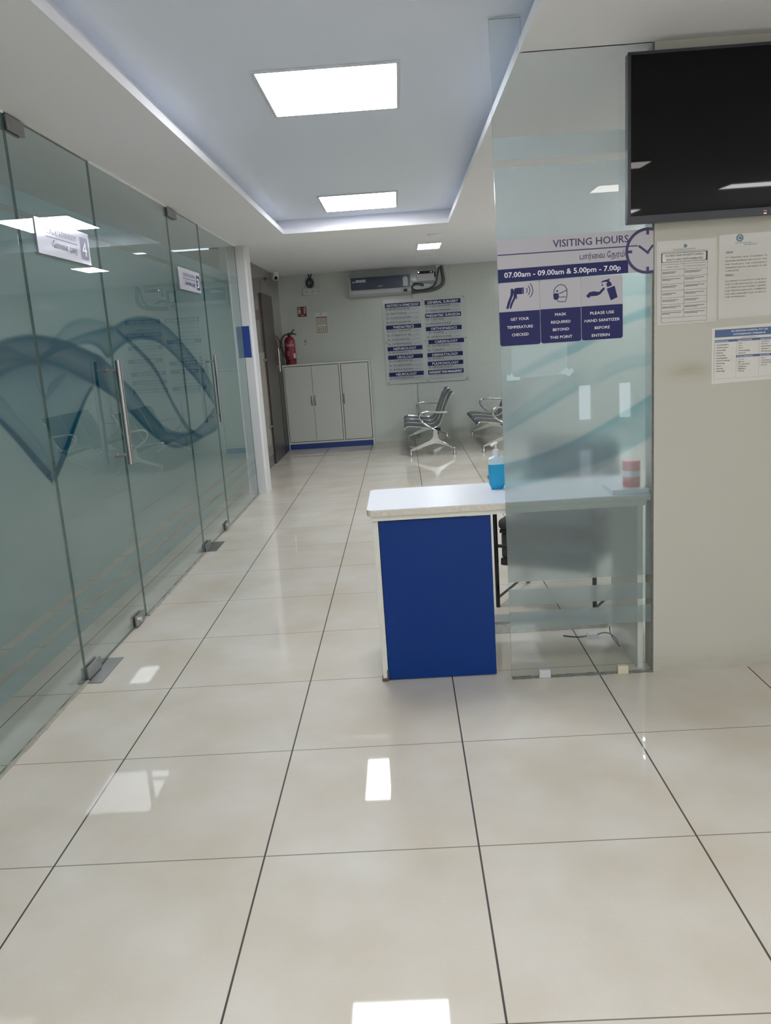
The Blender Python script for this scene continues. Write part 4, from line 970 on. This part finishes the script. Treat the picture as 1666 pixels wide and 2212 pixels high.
# stabiliser box and pipes
sb = thing('voltage_stabiliser', 'small white stabiliser box with red light beside the air conditioner', 'stabiliser', (1.47, FY, 2.25))
by0 = FY - .12
q0 = F(899.5, 583, by0); q1 = F(939, 606, by0)
bm = B(); box(bm, q0[0], q1[0], by0, FY, q1[1] - .015, q0[1] - .008, .004); obj('case', bm, M['grey_plastic'], sb)
fbx = face_y(by0)
bm = B(); put_rect(bm, fbx, q0[0] + .012, q1[0] - .012, q0[1] - .058, q0[1] - .018, .0015); put_rect(bm, fbx, q0[0] + .012, q1[0] - .006, q1[1] - .006, q1[1] + .002, .0015); obj('dark_strip', bm, M['ac_dark'], sb)
bm = B(); put_poly(bm, fbx, arc(q0[0] + .028, q0[1] - .034, .008, 0, 360, 12)[:-1], .003); obj('indicator', bm, M['led_pink'], sb)
bm = B(); put_rect(bm, fbx, q1[0] - .055, q1[0] - .032, q0[1] - .048, q0[1] - .026, .003); obj('switch', bm, M['grey_plastic'], sb)
bm = B(); box(bm, q1[0] + .004, q1[0] + .022, FY - .03, FY, q0[1] - .10, q0[1] - .03, .003); obj('plug', bm, M['ac_dark'], sb)
bm = B(); box(bm, ar + .012, q0[0] + .002, FY - .10, FY - .06, q1[1] - .002, q1[1] + .030, .003)
tag(obj('white_connector', bm, M['white_plastic']), 'short white connector between the air conditioner and stabiliser', 'connector')
pp = thing('refrigerant_pipes', 'grey wrapped pipes curving from air conditioner to ceiling', 'pipes', (1.6, FY, 2.2))
def FP(x, y, Y): p_ = on_y(x, y, Y); return (p_[0], Y, p_[2])
bm = B(); tube(bm, [FP(x, y, FY - .05) for x, y in ((888, 631), (905, 629), (925, 627), (943, 623), (954, 616), (958, 607), (957, 595), (955, 584), (953, 574))], .024, 12, smooth_path=5); obj('pipe', bm, M['pipe'], pp, True)
bm = B(); tube(bm, [FP(x, y, FY - .11) for x, y in ((916, 616), (905, 613), (895, 614), (890.5, 619), (893, 625), (903, 627.5), (920, 625), (934, 620), (942, 609), (945, 595), (948, 577))], .0125, 10, smooth_path=6); obj('hose', bm, M['cable'], pp, True)
bm = B(); tube(bm, [(1.645, FY - .02, 2.375), (1.66, FY - .02, 2.34)], .03, 10); obj('wall_plug', bm, M['far_ceiling'], pp, True)
bm = B(); tube(bm, [(ar - .005, FY - .05, ab + .03), (ar + .012, FY - .007, ab - .03), (ar + .015, FY - .007, ab - .10), (1.291, FY - .0055, 1.7), (1.283, FY - .0055, 0.60), (1.28, FY - .0055, .02)], .005, 8)
tag(obj('drain_cable', bm, M['grey_cable'], None, True), 'thin grey conduit running down the far wall behind the board', 'conduit')
# scuffs on the tile wall
sx, sz = F(659, 741)
bm = B()
for k in range(6):
    u = sx + random.uniform(-.015, .015); v = sz + random.uniform(-.03, .035); r = random.uniform(.006, .014)
    put_poly(bm, fw, [(u + r * random.uniform(.6, 1.2) * math.cos(a_), v + r * random.uniform(.6, 1.4) * math.sin(a_)) for a_ in [j * math.pi / 4 for j in range(8)]], .0012 + k * .0002)
tag(obj('wall_scuff', bm, M['stain']), 'small grey scuff on the far wall right of the extinguisher', 'scuff')

# doctors directory
db = thing('doctors_directory', 'two column directory of doctors on clear sheet with navy headings', 'directory board', (1.42, FY, 1.37))
bm = B(); prism(bm, rrect(.855, 2.02, .795, 1.955, .012, 3), fw, .012, .018); obj('backing_sheet', bm, M['acrylic'], db)
for u, v in ((1.413, 1.925), (1.985, 1.935), (.878, 1.375), (1.432, 1.365), (1.992, 1.375), (.878, .818), (1.432, .818), (1.99, .818)):
    bm = B(); tube(bm, [(u, FY, v), (u, FY - .024, v)], .012, 12); obj('standoff', bm, M['dull_steel'], db, True)
def strip(u0, u1, v0, v1, head, txt, sub=None):
    fn = face_y(FY - .019)
    bm = B(); prism(bm, [(u0, v0 + .001), (u1, v0 + .001), (u1, v1 - .001), (u0, v1 - .001)], fn, .0005, .0035)
    s = obj('heading_strip' if head else 'name_strip', bm, M['navy'] if head else M['name_plate'], db)
    h = v1 - v0
    bm = B()
    if head:
        wmax = (u1 - u0) * .93
        V, _f = text_geo(txt, .012, 2); nat = (V[:, 0].max() - V[:, 0].min()) * (h * .60) / .73
        put_text(bm, fn, txt, (u0 + u1) / 2, v0 + h * .20, h=h * .60, width=min(nat, wmax), align='C', bold=.012, d=.0042)
        obj('lettering', bm, M['sign_text'], s)
    elif txt:
        V, _f = text_geo(txt, .006, 2); nat = (V[:, 0].max() - V[:, 0].min()) * (h * .44) / .73
        wd = min(nat, (u1 - u0) * .68)
        put_text(bm, fn, txt, u0 + (u1 - u0) * (.03 if len(txt) > 11 else .08), v0 + h * .40, h=h * .48, width=wd, bold=.006, d=.0042)
        obj('lettering', bm, M['dir_ink'], s)
        bm = B(); 
        if sub: put_text(bm, fn, sub, u0 + (u1 - u0) * .55, v0 + h * .10, h=h * .20, width=min((u1 - u0) * .8, len(sub) * .0125), align='C', d=.0042)
        put_rect(bm, fn, u0 + (u1 - u0) * .06 + wd, u1 - (u1 - u0) * .06, v0 + h * .52, v0 + h * .60, .0042)
        obj('small_print', bm, M['dir_ink_soft'], s)
colA = [(1, 'OBSTETRICS & GYNAECOLOGY'), (0, 'Dr. INDUMATHI BALARAMAN', 'CONSULTANT GYNAECOLOGIST'), (0, 'Dr. SANTHAMANI', 'GYNAECOLOGIST'), (0, 'Dr. S.J.DHIVYALAKSHMI', 'OBSTETRICIAN & GYNAECOLOGIST'), (0, 'Dr. DHIVYA NARASIMHAN', 'CONSULTANT GYNAECOLOGIST & LAP SURGEON'),
        (1, 'PAEDIATRICS'), (0, 'Retd. Prof. Dr. TN.SANATHKUMAR', 'SENIOR CONSULTANT PAEDIATRICIAN'), (0, 'Dr. P.SABAPATHY RAJ', 'CONSULTANT PAEDIATRICIAN'), (0, 'Dr. S.LAKSHAN RAJ', 'PAEDIATRIC SPECIALIST'), (0, 'Dr. S.SUBRAMANIAN', 'NEW BORN SPECIALIST'),
        (1, 'NEPHROLOGY'), (0, 'Dr. MATHIVARDHAN T.S', 'CONSULTANT NEPHROLOGIST AND TRANSPLANT PHYSICIAN'), (1, 'UROLOGY'), (0, 'Dr. K.SUBRAMANIYAN', 'CONSULTANT UROLOGIST'), (0, 'Dr. P.R.SARAVANAN', 'CONSULTANT UROLOGIST & LAP SURGEON'), (0, 'Dr. RAMACHANDRAN', 'CONSULTANT UROLOGIST'), (1, 'NEUROLOGY'), (0, 'Dr. VIDHYA NARASIMHAN', 'CONSULTANT NEUROLOGIST')]
colB = [(1, 'GENERAL SURGERY'), (0, 'Dr. T.S.SIVAJ SUBRAMANIAM', 'CONSULTANT GEN. LAP. & BARIATRIC SURGEON'), (0, 'Dr. VIGNESH MANIMARAN', 'CONSULTANT GEN. & LAP SURGEON'), (1, 'PAEDIATRIC SURGEON'), (0, 'Dr. S.VIJAYARAJ', 'CONSULTANT PAEDIATRIC GEN. & LAP SURGEON'), (0, 'Dr. RAVISHEKAR SHANKAR', 'GENERAL & PAEDIATRIC SURGEON'),
        (1, 'ORTHOPAEDICS'), (0, 'Dr. AGNIRAJ', 'CONSULTANT ORTHOPAEDICIAN'), (0, 'Dr. SAMPATH KUMAR', 'CONSULTANT ORTHOPAEDICIAN'), (1, 'CARDIOLOGY'), (0, 'Dr. M.S.MEENAKSHI', 'CONSULTANT INTERVENTIONAL CARDIOLOGIST'), (0, 'Dr. T.GANESH', 'CONSULTANT INTERVENTIONAL CARDIOLOGIST'), (1, 'DERMATOLOGY'), (0, 'Dr. JEYAPRIYA', 'CONSULTANT DERMATOLOGIST'), (1, 'PULMONOLOGY'), (0, 'Dr. SINDHURA KOGANTI', 'CONSULTANT PULMONOLOGIST'), (1, 'INTENSIVIST PAIN MANAGEMENT'), (0, '')]
for col, u0, u1, v1, v0 in ((colA, .893, 1.382, 1.906, .842), (colB, 1.446, 1.944, 1.915, .838)):
    n = len(col); hh = (v1 - v0) / n
    for i, r in enumerate(col):
        du = .024 if r[1] == 'CARDIOLOGY' else 0
        strip(u0 + du, u1 + du, v1 - (i + 1) * hh, v1 - i * hh, r[0], r[1], r[2] if len(r) > 2 else None)

# brown door in the left wall, its plate and the camera above
d = struct('door_3', (lambda b_: (box(b_, -.57, -.548, 8.53, 9.35, 0, 2.06, .002), b_)[1])(B()), M['wood_door'])
bm = B(); box(bm, -.57, -.556, 9.35, 9.42, 0, 2.06); obj('steel_edge', bm, M['dull_steel'], d)
bm = B(); 
for yy in (9.30, 9.335):
    tube(bm, [(-.515, yy, 1.10), (-.515, yy, 1.40)], .009, 10)
    for z in (1.13, 1.37): tube(bm, [(-.55, yy, z), (-.515, yy, z)], .006, 8)
obj('pull_handle', bm, M['chrome'], d, True)
for z in (.47, 1.27):
    bm = B(); box(bm, -.566, -.552, 8.36, 8.53, z - .012, z + .012, .002); obj('hinge', bm, M['dull_steel'], d)
bm = B(); box(bm, -.57, -.550, 9.42, 9.79, 0, 1.1); struct('trim_5', bm, M['dark'])
bm = B(); prism(bm, [(8.67, 2.07), (9.05, 2.07), (9.05, 2.215), (8.67, 2.215)], face_x(-.57), 0, .004)
tag(obj('door_plate', bm, M['granite']), 'dull grey plate on the granite above the brown door', 'plate')
cc = thing('security_camera', 'small white dome camera under the ceiling above the brown door', 'camera', (-.51, 9.62, 2.375))
bm = B(); lathe(bm, [(.045, 2.375), (.047, 2.36), (.040, 2.345), (.001, 2.345)], -.515, 9.62, 20); obj('mount', bm, M['white_plastic'], cc, True)
bm = B(); bmesh.ops.create_uvsphere(bm, u_segments=20, v_segments=12, radius=.046)
for v in bm.verts: v.co += Vector((-.512, 9.61, 2.315))
obj('housing', bm, M['white_plastic'], cc, True)
bm = B(); bmesh.ops.create_uvsphere(bm, u_segments=16, v_segments=10, radius=.024)
for v in bm.verts: v.co = Vector((v.co.x, v.co.y * .6, v.co.z)) + Vector((-.498, 9.572, 2.300))
obj('lens', bm, M['black_gloss'], cc, True)

# ================================================================== WAITING BENCHES
SEATP = [(1.060, .330), (1.072, .350), (1.100, .366), (1.160, .364), (1.27, .348), (1.38, .334), (1.435, .336), (1.478, .360), (1.508, .402), (1.535, .465), (1.58, .58), (1.625, .68), (1.655, .728), (1.676, .738), (1.692, .730)]
def make_bench(label):
    t = thing('waiting_bench', label, 'bench', (1.42, 9.19, 0), 'steel waiting benches')
    prof = [tuple(q) for q in catmull(SEATP, 4)]
    y0, y1 = 8.40, 9.98
    for k in range(3):
        a = y0 + .03 + k * .509; b = a + .498
        bm = B()
        top = [[bm.verts.new((x, y, z)) for x, z in prof] for y in (a, b)]
        bot = [[bm.verts.new((x + .003, y, z - .006)) for x, z in prof] for y in (a, b)]
        for i in range(len(prof) - 1):
            bm.faces.new((top[0][i], top[0][i + 1], top[1][i + 1], top[1][i])); bm.faces.new((bot[0][i], bot[1][i], bot[1][i + 1], bot[0][i + 1]))
            for j in (0, 1): bm.faces.new((top[j][i], bot[j][i], bot[j][i + 1], top[j][i + 1]))
        for i in (0, -1): bm.faces.new((top[0][i], top[1][i], bot[1][i], bot[0][i]))
        s = obj('seat_shell', bm, M['bench_metal'], t, True)
        for y in (a, b):
            bm = B(); tube(bm, [(x, y, z - .001) for x, z in prof], .0065, 8); obj('edge_trim', bm, M['chrome'], s, True)
    bm = B(); box(bm, 1.415, 1.475, y0, y1, .255, .295, .004); 
    for k in range(4): box(bm, 1.40, 1.50, y0 + .02 + k * .505, y0 + .05 + k * .505, .293, .330, .003)
    obj('beam', bm, M['black'], t)
    for y in (y0, y1):
        bm = B(); tube(bm, [(1.437, y, .300), (1.40, y, .328), (1.335, y, .368), (1.275, y, .422), (1.250, y, .478), (1.268, y, .515), (1.325, y, .531), (1.42, y, .524), (1.51, y, .517), (1.59, y, .518)], .0135, 12, smooth_path=5); obj('armrest', bm, M['chrome'], t, True)
        bm = B()
        prism(bm, [(1.405, .30), (1.462, .31), (1.462, .235), (1.468, .195), (1.50, .175), (1.645, .088), (1.655, .072), (1.640, .070), (1.49, .138), (1.435, .150), (1.385, .140), (1.14, .068), (1.122, .072), (1.13, .088), (1.36, .185), (1.40, .21), (1.408, .24)], lambda u, v, d_: (u, y + d_, v), -.016, .016)
        bmesh.ops.bevel(bm, geom=bm.edges[:], offset=.004, segments=2, affect='EDGES')
        lf = obj('leg_frame', bm, M['chrome'], t, True)
        for x in (1.125, 1.655):
            bm = B(); lathe(bm, [(.028, .0005), (.028, .006), (.014, .016), (.012, .02), (.012, .082), (.009, .086), (.001, .086)], x, y, 16); obj('foot', bm, M['chrome'], lf, True)
    return t
def dup(o, dx):
    def cp(q, par):
        c = q.copy(); C.objects.link(c)
        if par: c.parent = par
        for k in list(q.children): cp(k, c)
        return c
    r = cp(o, None); r.location = Vector(o.location) + Vector((dx, 0, 0)); return r
bench = make_bench('grey steel waiting bench with chrome arms, seen whole, left of the other')
b2 = dup(bench, .885); b2['label'] = 'grey steel waiting bench partly hidden by the glass screen edge'
